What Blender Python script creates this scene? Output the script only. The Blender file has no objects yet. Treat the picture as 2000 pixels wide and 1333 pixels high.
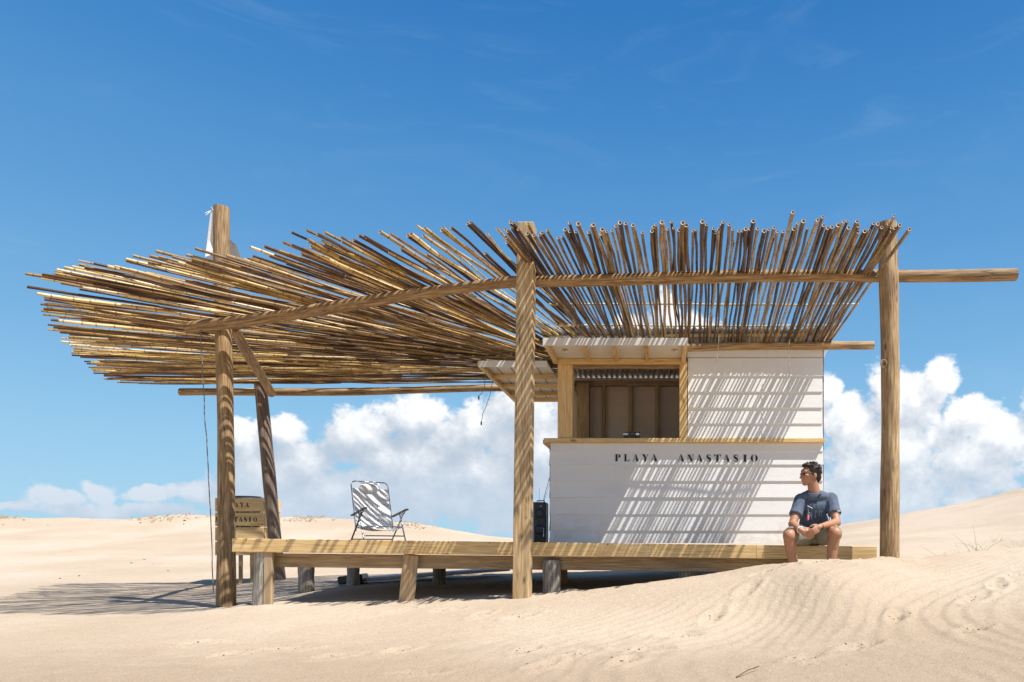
import bpy, math, random
import numpy as np
from mathutils import Vector, Matrix

R = math.radians
S = bpy.context.scene
COL = S.collection
rng = random.Random(11)
nrg = np.random.RandomState(5)

# ------------------------------------------------------------------ camera
FPX, CX, HY = 1400.0, 1290.0, 1066.0        # focal length, vanishing point and horizon for a 2000 px wide frame
cam_d = bpy.data.cameras.new('camera')
cam = bpy.data.objects.new('camera', cam_d); COL.objects.link(cam)
cam.location = (0, 0, 0); cam.rotation_euler = (R(90), 0, 0)
cam_d.sensor_width = 36; cam_d.lens = FPX / 2000 * 36
cam_d.shift_x = -(CX - 1000) / 2000; cam_d.shift_y = (HY - 666.5) / 2000
cam_d.clip_start = 0.05; cam_d.clip_end = 2000
S.camera = cam

# ------------------------------------------------------------------ sun, exposure
SUN = Vector((-0.48, 0.27, -1.0)).normalized()      # direction the light travels
sd = bpy.data.lights.new('sun', 'SUN'); sd.energy = 5.0; sd.angle = R(0.5); sd.color = (1.0, 0.965, 0.90)
so = bpy.data.objects.new('sun', sd); COL.objects.link(so)
so.rotation_euler = SUN.to_track_quat('-Z', 'Y').to_euler()
S.view_settings.view_transform = 'Standard'; S.view_settings.look = 'None'
S.view_settings.exposure = 0.50; S.view_settings.gamma = 1.0
EL = math.asin(-SUN.z); AZ = math.atan2(-SUN.x, -SUN.y)

# ------------------------------------------------------------------ world: sky and clouds by direction
world = bpy.data.worlds.new('World'); S.world = world; world.use_nodes = True
WT = world.node_tree; WT.nodes.clear()

class NB:
    def __init__(s, tree): s.t = tree; s.n = tree.nodes; s.l = tree.links
    def put(s, sock, v):
        if isinstance(v, bpy.types.NodeSocket): s.l.new(v, sock)
        elif v is not None: sock.default_value = v
    def node(s, typ, ins=(), **kw):
        n = s.n.new(typ)
        for k, v in kw.items(): setattr(n, k, v)
        for k, v in (ins.items() if isinstance(ins, dict) else enumerate(ins)): s.put(n.inputs[k], v)
        return n
    def m(s, op, a, b=None, c=None, clamp=False):
        n = s.n.new('ShaderNodeMath'); n.operation = op; n.use_clamp = clamp
        s.put(n.inputs[0], a); s.put(n.inputs[1], b); s.put(n.inputs[2], c); return n.outputs[0]
    def v(s, op, a, b=None):
        n = s.n.new('ShaderNodeVectorMath'); n.operation = op
        s.put(n.inputs[0], a)
        if op == 'SCALE': s.put(n.inputs['Scale'], b)
        else: s.put(n.inputs[1], b)
        return n.outputs['Value'] if op in ('LENGTH', 'DOT_PRODUCT', 'DISTANCE') else n.outputs[0]
    def mix(s, f, a, b, typ='RGBA', blend='MIX'):
        n = s.n.new('ShaderNodeMix'); n.data_type = typ
        if typ == 'RGBA': n.blend_type = blend; i = (0, 6, 7); o = 2
        else: i = (0, 2, 3); o = 0
        s.put(n.inputs[i[0]], f); s.put(n.inputs[i[1]], a); s.put(n.inputs[i[2]], b); return n.outputs[o]
    def smooth(s, x, lo, hi):
        n = s.node('ShaderNodeMapRange', {0: x, 1: lo, 2: hi, 3: 0.0, 4: 1.0}); n.interpolation_type = 'SMOOTHSTEP'; return n.outputs[0]
    def noise(s, vec, scale, detail=4, rough=0.55, dist=0.0):
        n = s.node('ShaderNodeTexNoise', {'Vector': vec, 'Scale': scale, 'Detail': detail, 'Roughness': rough, 'Distortion': dist}); return n.outputs[0]
    def ramp(s, f, stops):
        n = s.n.new('ShaderNodeValToRGB'); s.put(n.inputs[0], f); e = n.color_ramp.elements
        while len(e) > 1: e.remove(e[0])
        e[0].position = stops[0][0]; e[0].color = tuple(stops[0][1]) + (1,)
        for p, c in stops[1:]:
            q = e.new(p); q.color = tuple(c) + (1,)
        return n.outputs[0]
    def xyz(s, v):
        n = s.node('ShaderNodeSeparateXYZ', {0: v}); return n.outputs
    def comb(s, x, y, z):
        n = s.node('ShaderNodeCombineXYZ', {0: x, 1: y, 2: z}); return n.outputs[0]

def sky_uv(px, py):
    u = (px - CX) / FPX; return math.atan(u), (HY - py) / FPX / math.sqrt(1 + u * u)

CLOUDS = [(120,968,58,26),(190,956,46,26),(290,966,62,24),(366,962,44,26),(240,996,175,22),(25,1000,42,14),
 (482,862,48,50),(560,838,52,32),(520,930,90,62),(610,905,70,60),(700,850,85,62),(735,830,55,45),(795,812,62,52),(848,798,42,36),
 (905,850,95,62),(935,822,60,44),(1010,800,80,60),(1060,880,150,115),(800,905,150,70),(560,1000,150,42),(700,1000,210,34),(900,975,150,46),(1060,1010,170,50),
 (500,960,110,70),(640,970,140,60),(780,960,150,60),(930,930,130,80),(1240,900,160,130),(1290,612,46,44),(1235,640,40,30),(1350,650,60,30),(1450,850,150,110),
 (1622,762,26,36),(1655,830,74,78),(1738,782,52,74),(1832,742,36,44),(1790,790,70,60),(1740,890,150,100),(1890,815,62,46),(1960,855,80,52),(1900,900,150,70),(1700,975,150,58),(2040,800,60,60),(1890,974,42,20),(2080,900,120,60)]

ff = bpy.data.node_groups.new('cloud_field', 'ShaderNodeTree')
ff.interface.new_socket('P', in_out='INPUT', socket_type='NodeSocketVector')
ff.interface.new_socket('F', in_out='OUTPUT', socket_type='NodeSocketFloat')
g = NB(ff); gi = g.n.new('NodeGroupInput'); go = g.n.new('NodeGroupOutput')
Pv = gi.outputs[0]
warp = g.node('ShaderNodeTexNoise', {'Vector': Pv, 'Scale': 17.0, 'Detail': 3.0}).outputs['Color']
warp = g.v('SCALE', g.v('SUBTRACT', warp, (0.5, 0.5, 0.5)), 0.045)
Pw = g.v('MULTIPLY', g.v('ADD', Pv, warp), (1, 1, 0))
acc = None
for (px, py, rx, ry) in CLOUDS:
    u, v = sky_uv(px, py); c = math.cos(u)
    d = g.v('LENGTH', g.v('MULTIPLY', g.v('SUBTRACT', Pw, (u, v, 0)), (FPX / rx / (c * c) * 0.95, FPX / ry / c * 0.95, 0)))
    f = g.m('SUBTRACT', 1.0, d)
    acc = f if acc is None else g.m('SMOOTH_MAX', acc, f, 0.25)
n1 = g.noise(Pv, 26.0, 9, 0.64)
n2 = g.m('ABSOLUTE', g.m('SUBTRACT', g.noise(Pv, 48.0, 3, 0.5), 0.5))
acc = g.m('ADD', acc, g.m('MULTIPLY', g.m('SUBTRACT', n1, 0.5), 1.7))
acc = g.m('SUBTRACT', acc, g.m('MULTIPLY', n2, -0.7))
g.put(go.inputs[0], acc)

w = NB(WT)
tc = w.n.new('ShaderNodeTexCoord').outputs['Generated']
X, Y, Z = w.xyz(tc)[:3]
az = w.m('ARCTAN2', X, Y)
el = w.m('DIVIDE', Z, w.m('MAXIMUM', w.m('SQRT', w.m('ADD', w.m('MULTIPLY', X, X), w.m('MULTIPLY', Y, Y))), 0.02))
uv = w.comb(az, el, 0.0)
def field(vec):
    n = w.n.new('ShaderNodeGroup'); n.node_tree = ff; w.put(n.inputs[0], vec); return n.outputs[0]
F0 = field(uv); F1 = field(w.v('ADD', uv, (0.014, 0.028, 0)))
alpha = w.smooth(F0, 0.03, 0.42)
lit = w.m('ADD', 0.52, w.m('MULTIPLY', w.m('SUBTRACT', F0, F1), 0.62), clamp=True)
lo = w.smooth(el, 0.02, 0.16)
lit = w.m('MULTIPLY', lit, w.m('ADD', 0.55, w.m('MULTIPLY', lo, 0.45)))
rightn = w.smooth(az, 0.0, 0.25)
lit = w.m('ADD', lit, w.m('MULTIPLY', rightn, 0.22), clamp=True)
ccol0 = w.ramp(lit, [(0.0, (3.9, 4.6, 5.5)), (0.28, (4.5, 5.1, 5.9)), (0.50, (5.3, 5.75, 6.4)), (0.72, (6.6, 6.9, 7.3)), (0.95, (8.3, 8.4, 8.5))])
sky = w.node('ShaderNodeTexSky', sky_type='NISHITA', sun_disc=False, sun_elevation=EL, sun_rotation=AZ, altitude=0, air_density=1.0, dust_density=0.6, ozone_density=2.0).outputs[0]
hs = w.node('ShaderNodeHueSaturation', {'Hue': 0.5, 'Saturation': 1.18, 'Value': 1.0, 'Fac': 1.0, 'Color': sky}).outputs[0]
# thin high wisps, air near the horizon
wn = w.noise(w.comb(w.m('MULTIPLY', az, 1.6), w.m('MULTIPLY', el, 5.0), 3.7), 2.6, 8, 0.62, 1.2)
wisp = w.m('MULTIPLY', w.smooth(wn, 0.50, 0.85), 0.10)
wisp = w.m('MULTIPLY', wisp, w.smooth(el, 0.05, 0.25))
grad = w.ramp(w.m('MAXIMUM', el, 0.0), [(0.0, (3.3, 5.6, 7.2)), (0.133, (2.5, 4.8, 6.9)), (0.25, (1.6, 3.8, 6.3)), (0.40, (0.95, 2.85, 5.6)), (0.60, (0.44, 2.05, 4.9)), (0.80, (0.22, 1.5, 4.2))])
front = w.m('MULTIPLY', w.smooth(Y, -0.2, 0.35), 0.9)
hs = w.mix(front, hs, grad)
c1 = w.mix(wisp, hs, (4.6, 6.0, 7.4, 1))
ccol = w.mix(w.m('MULTIPLY', w.m('SUBTRACT', 1.0, w.smooth(el, 0.0, 0.16)), 0.45), ccol0, (4.6, 5.9, 7.3, 1))
c2 = w.mix(w.m('MULTIPLY', alpha, 0.96), c1, ccol)
bg = w.node('ShaderNodeBackground', {0: c2, 1: 0.088})
WO = w.n.new('ShaderNodeOutputWorld'); w.put(WO.inputs[0], bg.outputs[0])
world.cycles.sampling_method = 'MANUAL'; world.cycles.sample_map_resolution = 512

# ------------------------------------------------------------------ helpers
def P(px, py, D): return np.array([(px - CX) * D / FPX, D, (HY - py) * D / FPX])
def V(*a): return np.array(a, float)

def tag(o, label=None, cat=None, group=None, kind=None):
    if label: o['label'] = label
    if cat: o['category'] = cat
    if group: o['group'] = group
    if kind: o['kind'] = kind
    return o
def thing(name, label, cat, loc, group=None):
    o = bpy.data.objects.new(name, None); COL.objects.link(o); o.location = tuple(loc); o.empty_display_size = 0.1
    return tag(o, label, cat, group)
def origin(o):
    q = V(0, 0, 0)
    while o is not None: q = q + np.array(o.location); o = o.parent
    return q

def frame(d):
    d = d / np.linalg.norm(d)
    a = V(0, 0, 1) if abs(d[2]) < 0.9 else V(0, 1, 0)
    x = np.cross(a, d); x /= np.linalg.norm(x); y = np.cross(d, x)
    return x, y, d

class MB:
    """collects shapes with grain coordinates (wc) and a per-piece number (rn), links them as ONE mesh"""
    def __init__(s): s.v = []; s.f = []; s.wc = []; s.ex = []; s.n = 0
    def add(s, v, f, wc=None, ex=None):
        v = np.asarray(v, float)
        s.v.append(v); s.f += [tuple(i + s.n for i in q) for q in f]
        s.wc.append(np.asarray(wc if wc is not None else v, float))
        e = np.zeros((len(v), 3)); 
        if ex is not None: e[:] = ex
        s.ex.append(e); s.n += len(v)
    def box(s, c, size, axes=None, bevel=0.003, along=None, rn=None):
        """bevelled box; axes = 3 unit vectors; grain runs along the longest side"""
        c = np.asarray(c, float); h = np.asarray(size, float) / 2
        A = np.eye(3) if axes is None else np.array(axes)
        b = min(bevel, h.min() * 0.45)
        vs = []
        for sx in (-1, 1):
            for sy in (-1, 1):
                for sz in (-1, 1):
                    for k in range(3):
                        q = np.array([sx, sy, sz]) * h
                        for j in range(3):
                            if j != k: q[j] -= (sx, sy, sz)[j] * b
                        vs.append(q)
        vs = np.array(vs)
        def idx(sx, sy, sz, k): return (((sx > 0) * 2 + (sy > 0)) * 2 + (sz > 0)) * 3 + k
        fs = []
        for k in range(3):
            i, j = [(1, 2), (2, 0), (0, 1)][k]
            for sg in (-1, 1):
                q = []
                for (a, bb) in ((-1, -1), (1, -1), (1, 1), (-1, 1)):
                    t = [0, 0, 0]; t[k] = sg; t[i] = a; t[j] = bb; q.append(idx(*t, k))
                fs.append(q if sg > 0 else q[::-1])
        for k in range(3):        # edge along k
            i, j = [(1, 2), (2, 0), (0, 1)][k]
            for a in (-1, 1):
                for bb in (-1, 1):
                    t0 = [0, 0, 0]; t0[i] = a; t0[j] = bb; t0[k] = -1
                    t1 = list(t0); t1[k] = 1
                    q = [idx(*t0, i), idx(*t1, i), idx(*t1, j), idx(*t0, j)]
                    fs.append(q if a * bb < 0 else q[::-1])
        for sx in (-1, 1):
            for sy in (-1, 1):
                for sz in (-1, 1):
                    q = [idx(sx, sy, sz, 0), idx(sx, sy, sz, 1), idx(sx, sy, sz, 2)]
                    fs.append(q if sx * sy * sz > 0 else q[::-1])
        al = int(np.argmax(h)) if along is None else along
        o = [i for i in range(3) if i != al]
        off = nrg.rand(3) * 5
        wc = np.stack([vs[:, o[0]], vs[:, o[1]], vs[:, al]], 1) + off
        r = nrg.rand() if rn is None else rn
        s.add(vs @ A + c, fs, wc, (0, r, 0))
        return s
    def plank(s, p0, p1, w, t, up=(0, 0, 1), bevel=0.003, rn=None):
        """board from p0 to p1, w measured along `up`, t across"""
        p0 = np.asarray(p0, float); p1 = np.asarray(p1, float); d = p1 - p0; L = np.linalg.norm(d); d /= L
        u = np.asarray(up, float); u = u - d * (u @ d); u /= np.linalg.norm(u); q = np.cross(d, u)
        return s.box((p0 + p1) / 2, (L, t, w), (d, q, u), bevel, 0, rn)
    def tube(s, pts, rad, n=8, caps=True, wob=0.0, ex=None, nd=None, hollow=False):
        pts = np.asarray(pts, float); m = len(pts)
        rad = np.full(m, rad, float) if np.isscalar(rad) else np.asarray(rad, float)
        T = np.gradient(pts, axis=0) if m > 2 else np.repeat([pts[1] - pts[0]], 2, 0)
        x, y, _ = frame(T[0]); ln = np.concatenate([[0], np.cumsum(np.linalg.norm(np.diff(pts, axis=0), axis=1))])
        vs = []; wc = []; e = []
        off = nrg.rand(3) * 7; rn = nrg.rand()
        ph = nrg.rand(4) * 6.28
        for i in range(m):
            t = T[i] / np.linalg.norm(T[i]); x = x - t * (x @ t); x /= np.linalg.norm(x); y = np.cross(t, x)
            for k in range(n):
                a = 2 * math.pi * k / n
                r = rad[i] * (1 + wob * (math.sin(2 * a + ph[0] + ln[i] * 1.1) + 0.6 * math.sin(3 * a + ph[1] + ln[i] * 2.3)))
                vs.append(pts[i] + (x * math.cos(a) + y * math.sin(a)) * r)
                wc.append([math.cos(a) * rad[i] + off[0], math.sin(a) * rad[i] + off[1], ln[i] + off[2]])
                e.append([0 if nd is None else nd[i], rn if ex is None else ex, 0])
        fs = [(i * n + k, i * n + (k + 1) % n, (i + 1) * n + (k + 1) % n, (i + 1) * n + k) for i in range(m - 1) for k in range(n)]
        if caps:
            for end in (0, m - 1):
                t = T[end] / np.linalg.norm(T[end]); sg = -1 if end == 0 else 1
                base = len(vs); c = pts[end]
                if hollow:
                    for (fr, dep, cut) in ((1.0, 0, 1), (0.66, 0, 1), (0.62, -0.04, 2)):
                        for k in range(n):
                            v0 = np.array(vs[(0 if end == 0 else (m - 1) * n) + k])
                            vs.append(c + (v0 - c) * fr + t * sg * dep); wc.append([0, 0, 0]); e.append([0, rn, cut])
                    for q in range(2):
                        for k in range(n):
                            f = (base + q * n + k, base + q * n + (k + 1) % n, base + (q + 1) * n + (k + 1) % n, base + (q + 1) * n + k)
                            fs.append(f if sg > 0 else f[::-1])
                    f = tuple(base + 2 * n + k for k in range(n)); fs.append(f if sg > 0 else f[::-1])
                else:
                    for (fr, dep) in ((1.0, 0.0), (0.0, 0.0)):
                        for k in range(n if fr else 1):
                            v0 = np.array(vs[(0 if end == 0 else (m - 1) * n) + k])
                            vs.append(c + (v0 - c) * fr); wc.append(list((v0 - c) * fr * 1.0 + off)); e.append([0, rn, 1])
                    for k in range(n):
                        f = (base + k, base + (k + 1) % n, base + n); fs.append(f if sg > 0 else f[::-1])
        s.add(vs, fs, wc, np.array(e)); return s
    def extrude(s, poly, o, ax, ay, depth):
        """flat polygon (2-D points) in the plane o + ax,ay, given a real thickness"""
        o = np.asarray(o, float); ax = np.asarray(ax, float); ay = np.asarray(ay, float); nz = np.cross(ax, ay)
        n = len(poly); a = [o + ax * p[0] + ay * p[1] + nz * depth for p in poly]; b = [o + ax * p[0] + ay * p[1] for p in poly]
        ar = sum(poly[i][0] * poly[(i + 1) % n][1] - poly[(i + 1) % n][0] * poly[i][1] for i in range(n))
        if ar < 0: a = a[::-1]; b = b[::-1]
        s.add(a + b, [tuple(range(n))] + [tuple(range(2 * n - 1, n - 1, -1))] + [(i, i + n, (i + 1) % n + n, (i + 1) % n) for i in range(n)])
        return s
    def ball(s, c, rad, axes=None, n=16, m=10):
        rad = np.full(3, rad, float) if np.isscalar(rad) else np.asarray(rad, float)
        A = np.eye(3) if axes is None else np.array(axes)
        vs = [V(0, 0, 1)]; 
        for i in range(1, m):
            th = math.pi * i / m
            for k in range(n): vs.append(V(math.sin(th) * math.cos(2 * math.pi * k / n), math.sin(th) * math.sin(2 * math.pi * k / n), math.cos(th)))
        vs.append(V(0, 0, -1)); vs = np.array(vs)
        fs = [(0, 1 + k, 1 + (k + 1) % n) for k in range(n)]
        for i in range(m - 2):
            a = 1 + i * n
            fs += [(a + k, a + n + k, a + n + (k + 1) % n, a + (k + 1) % n) for k in range(n)]
        a = 1 + (m - 2) * n
        fs += [(a + k, len(vs) - 1, a + (k + 1) % n) for k in range(n)]
        s.add((vs * rad) @ A + np.asarray(c, float), fs); return s
    def build(s, name, mat, parent=None, smooth=False, label=None):
        me = bpy.data.meshes.new(name)
        v = np.concatenate(s.v); o = origin(parent) if parent is not None else V(0, 0, 0)
        if parent is None: o = V((v[:, 0].min() + v[:, 0].max()) / 2, (v[:, 1].min() + v[:, 1].max()) / 2, v[:, 2].min())
        me.from_pydata((v - o).tolist(), [], s.f)
        a = me.attributes.new('wc', 'FLOAT_VECTOR', 'POINT'); a.data.foreach_set('vector', np.concatenate(s.wc).ravel())
        a = me.attributes.new('ex', 'FLOAT_VECTOR', 'POINT'); a.data.foreach_set('vector', np.concatenate(s.ex).ravel())
        if smooth: me.polygons.foreach_set('use_smooth', [True] * len(me.polygons))
        me.update()
        ob = bpy.data.objects.new(name, me); COL.objects.link(ob)
        if parent is not None: ob.parent = parent
        else: ob.location = tuple(o)
        if mat: me.materials.append(mat)
        if label: ob['label'] = label
        return ob

def log(p0, p1, r0, r1, n=20, bend=0.012, wob=0.02, seg=14, mid=None):
    p0 = np.asarray(p0, float); p1 = np.asarray(p1, float); L = np.linalg.norm(p1 - p0); x, y, _ = frame(p1 - p0)
    ph = nrg.rand(6) * 6.28; pts = []; rad = []
    for i in range(seg + 1):
        t = i / seg; e = math.sin(math.pi * t)
        q = p0 + (p1 - p0) * t + x * bend * L * 0.25 * e * math.sin(ph[0] + 3 * t) + y * bend * L * 0.25 * e * math.sin(ph[1] + 4 * t)
        if mid is not None: q = q + np.asarray(mid) * e
        pts.append(q); rad.append((r0 + (r1 - r0) * t) * (1 + 0.03 * math.sin(ph[2] + 9 * t) + 0.02 * math.sin(ph[3] + 23 * t)))
    m = MB(); m.tube(pts, rad, n, True, wob); return m

# ------------------------------------------------------------------ materials
def mat(name):
    m = bpy.data.materials.new(name); m.use_nodes = True; m.node_tree.nodes.clear(); b = NB(m.node_tree)
    o = b.n.new('ShaderNodeOutputMaterial'); p = b.n.new('ShaderNodeBsdfPrincipled'); b.l.new(p.outputs[0], o.inputs[0])
    p.inputs['Roughness'].default_value = 0.7
    return m, b, p
def bump(b, p, h, strength=0.3, dist=0.01):
    n = b.node('ShaderNodeBump', {'Strength': strength, 'Distance': dist, 'Height': h}); b.l.new(n.outputs[0], p.inputs['Normal']); return n
def attr(b, nm): return b.node('ShaderNodeAttribute', attribute_name=nm).outputs['Vector']

def simple(name, col, rough=0.6, metal=0.0, spec=0.5, nz=0.0, scale=40, var=0.12):
    m, b, p = mat(name)
    t = b.n.new('ShaderNodeTexCoord').outputs['Object']
    n = b.noise(t, scale, 4)
    c = b.mix(n, tuple(x * (1 - var) for x in col) + (1,), tuple(min(1, x * (1 + var)) for x in col) + (1,))
    b.put(p.inputs['Base Color'], c); p.inputs['Roughness'].default_value = rough; p.inputs['Metallic'].default_value = metal
    p.inputs['Specular IOR Level'].default_value = spec
    if nz: bump(b, p, n, nz, 0.01)
    return m

def wood(name, stops, knots=True, grain=1.0, rough=0.75, stain=None, bumpk=0.5, crack=0.0):
    """stops: colours dark -> light; grain along wc.z"""
    m, b, p = mat(name)
    wc = attr(b, 'wc'); ex = b.xyz(attr(b, 'ex')); rn = ex[1]
    stretched = b.v('MULTIPLY', wc, (22 * grain, 22 * grain, 1.1))
    g1 = b.noise(stretched, 2.4, 6, 0.62, 0.4)
    ring = b.noise(b.v('MULTIPLY', wc, (9, 9, 0.7)), 1.6, 2, 0.5, 0.3)
    fine = b.noise(b.v('MULTIPLY', wc, (120, 120, 5)), 2.0, 3, 0.6)
    rg = b.m('FRACT', b.m('MULTIPLY', ring, 9.0)); rg = b.m('ABSOLUTE', b.m('SUBTRACT', rg, 0.5))
    f = b.m('ADD', b.m('MULTIPLY', g1, 0.76), b.m('ADD', b.m('MULTIPLY', rg, 0.20), b.m('MULTIPLY', fine, 0.22)))
    f = b.m('ADD', b.m('MULTIPLY', b.m('SUBTRACT', f, 0.53), 1.15), b.m('ADD', 0.53, b.m('MULTIPLY', b.m('SUBTRACT', rn, 0.5), 0.16)))
    col = b.ramp(f, [(0.28 + 0.5 * i / (len(stops) - 1), c) for i, c in enumerate(stops)])
    patch = b.noise(b.v('MULTIPLY', wc, (3, 3, 1.0)), 2.2, 4, 0.6)
    if stain is not None: col = b.mix(b.m('MULTIPLY', b.smooth(patch, 0.46, 0.70), 0.6), col, tuple(stain) + (1,))
    if knots:
        vo = b.node('ShaderNodeTexVoronoi', {'Vector': b.v('MULTIPLY', wc, (3.0, 3.0, 1.15)), 'Scale': 1.7}).outputs['Distance']
        k = b.m('SUBTRACT', 1.0, b.smooth(vo, 0.03, 0.13))
        col = b.mix(b.m('MULTIPLY', k, 0.75), col, tuple(x * 0.42 for x in stops[0]) + (1,))
    h = b.m('ADD', g1, b.m('MULTIPLY', fine, 0.5))
    if crack:
        cr = b.noise(b.v('MULTIPLY', wc, (16, 16, 0.55)), 1.5, 3, 0.5)
        ck = b.m('SUBTRACT', 1.0, b.smooth(b.m('ABSOLUTE', b.m('SUBTRACT', cr, 0.5)), 0.0, 0.022))
        ck = b.m('MULTIPLY', ck, b.smooth(patch, 0.48, 0.6))
        col = b.mix(b.m('MULTIPLY', ck, crack), col, (0.03, 0.02, 0.012, 1)); h = b.m('SUBTRACT', h, ck)
    b.put(p.inputs['Base Color'], col); p.inputs['Roughness'].default_value = rough; p.inputs['Specular IOR Level'].default_value = 0.25
    bump(b, p, h, bumpk, 0.004); return m

M = {}
M['log'] = wood('weathered log', [(0.12, 0.068, 0.033), (0.29, 0.178, 0.086), (0.47, 0.325, 0.17), (0.72, 0.56, 0.36)], stain=(0.23, 0.155, 0.09), crack=0.75)
M['log_dark'] = wood('dark log', [(0.06, 0.04, 0.03), (0.15, 0.105, 0.08), (0.25, 0.185, 0.14), (0.42, 0.33, 0.25)], stain=(0.20, 0.155, 0.12), crack=0.6)
M['log_grey'] = wood('grey stump', [(0.07, 0.06, 0.05), (0.19, 0.165, 0.135), (0.36, 0.32, 0.27), (0.58, 0.54, 0.47)], stain=(0.24, 0.23, 0.16), knots=False, crack=0.9, bumpk=0.8)
M['pine'] = wood('yellow pine board', [(0.36, 0.18, 0.065), (0.60, 0.38, 0.15), (0.74, 0.53, 0.26), (0.82, 0.65, 0.39)], stain=(0.64, 0.46, 0.22), rough=0.65, bumpk=0.25)
M['pine_old'] = wood('aged pine board', [(0.17, 0.10, 0.05), (0.33, 0.215, 0.115), (0.45, 0.32, 0.18), (0.56, 0.43, 0.27)], stain=(0.34, 0.26, 0.155), rough=0.75, bumpk=0.3)
M['post_sq'] = wood('squared post', [(0.18, 0.10, 0.045), (0.38, 0.25, 0.12), (0.56, 0.40, 0.22), (0.70, 0.55, 0.35)], stain=(0.29, 0.20, 0.11), crack=0.85, bumpk=0.4)

def paint(name, base, k=1.0):
    m, b, p = mat(name)
    wc = attr(b, 'wc')
    g1 = b.noise(b.v('MULTIPLY', wc, (26, 26, 2.2)), 2.2, 5, 0.6, 1.0)
    rings = b.m('FRACT', b.m('MULTIPLY', b.noise(b.v('MULTIPLY', wc, (7, 7, 0.8)), 1.5, 2), 14.0))
    rn = b.xyz(attr(b, 'ex'))[1]
    dirt = b.noise(b.v('MULTIPLY', wc, (1.5, 1.5, 0.6)), 2.0, 4)
    c = b.mix(b.smooth(dirt, 0.45, 0.8), tuple(base) + (1,), tuple(x * 0.9 for x in base) + (1,))
    c = b.mix(b.m('MULTIPLY', rn, 0.14), c, (0.62, 0.60, 0.57, 1))
    oc = b.n.new('ShaderNodeTexCoord').outputs['Object']; oz = b.xyz(oc)[2]
    scuff = b.m('MULTIPLY', b.m('SUBTRACT', 1.0, b.smooth(oz, 0.0, 0.42)), b.smooth(b.noise(oc, 5.0, 6, 0.65), 0.40, 0.62))
    streak = b.smooth(b.noise(b.v('MULTIPLY', oc, (14, 1, 0.7)), 2.0, 4, 0.6), 0.58, 0.75)
    c = b.mix(b.m('MULTIPLY', scuff, 0.35), c, (0.52, 0.44, 0.34, 1)); c = b.mix(b.m('MULTIPLY', streak, 0.16), c, (0.50, 0.46, 0.40, 1))
    b.put(p.inputs['Base Color'], c); p.inputs['Roughness'].default_value = 0.55
    bump(b, p, b.m('ADD', g1, b.m('MULTIPLY', rings, 0.5)), 0.35 * k, 0.003); return m
M['white'] = paint('white painted clapboard', (0.85, 0.845, 0.835))
M['board_in'] = paint('bare inside of clapboard', (0.62, 0.50, 0.42), 0.6)
M['fascia'] = paint('pale grey hatch edge', (0.70, 0.69, 0.68), 0.6)
M['hatch_in'] = paint('cream underside of hatch', (0.80, 0.74, 0.64), 0.4)

def reed_mat():
    m, b, p = mat('cane')
    wc = attr(b, 'wc'); ex = b.xyz(attr(b, 'ex')); nd, rn, cut = ex[0], ex[1], ex[2]
    g1 = b.noise(b.v('MULTIPLY', wc, (60, 60, 3.0)), 1.5, 4, 0.6)
    big = b.noise(b.v('MULTIPLY', wc, (12, 12, 1.3)), 1.6, 4, 0.6)
    f = b.m('ADD', b.m('MULTIPLY', b.m('SUBTRACT', b.m('ADD', b.m('MULTIPLY', g1, 0.35), b.m('MULTIPLY', big, 0.65)), 0.5), 2.1), b.m('ADD', 0.04, b.m('MULTIPLY', rn, 0.86)))
    col = b.ramp(f, [(0.0, (0.045, 0.022, 0.011)), (0.22, (0.12, 0.055, 0.022)), (0.42, (0.25, 0.135, 0.038)), (0.60, (0.48, 0.31, 0.085)), (0.80, (0.76, 0.56, 0.25)), (1.0, (0.86, 0.71, 0.46))])  # ramp spread widened so highlights and shadows sit in the cane colour
    col = b.mix(b.m('MULTIPLY', nd, 0.8), col, (0.10, 0.05, 0.028, 1))
    col = b.mix(b.m('MINIMUM', cut, 1.0), col, (0.60, 0.46, 0.34, 1))
    col = b.mix(b.m('SUBTRACT', cut, 1.0, clamp=True), col, (0.03, 0.02, 0.015, 1))
    b.put(p.inputs['Base Color'], col); p.inputs['Roughness'].default_value = 0.5; p.inputs['Specular IOR Level'].default_value = 0.4
    bump(b, p, b.m('ADD', g1, big), 0.35, 0.002); return m
M['reed'] = reed_mat()
def reed_dark():
    m = M['reed'].copy(); m.name = 'brown shaded cane'
    for n in m.node_tree.nodes:
        if n.type == 'VALTORGB':
            cs = [(0.02, 0.012, 0.009), (0.055, 0.028, 0.015), (0.12, 0.066, 0.028), (0.22, 0.135, 0.055), (0.36, 0.245, 0.11), (0.56, 0.42, 0.25)]
            for e, c in zip(n.color_ramp.elements, cs): e.color = c + (1,)
    return m
M['reed_dark'] = reed_dark()  # darker palette: brown canes, and inner canes with roof shade in their colour

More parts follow.
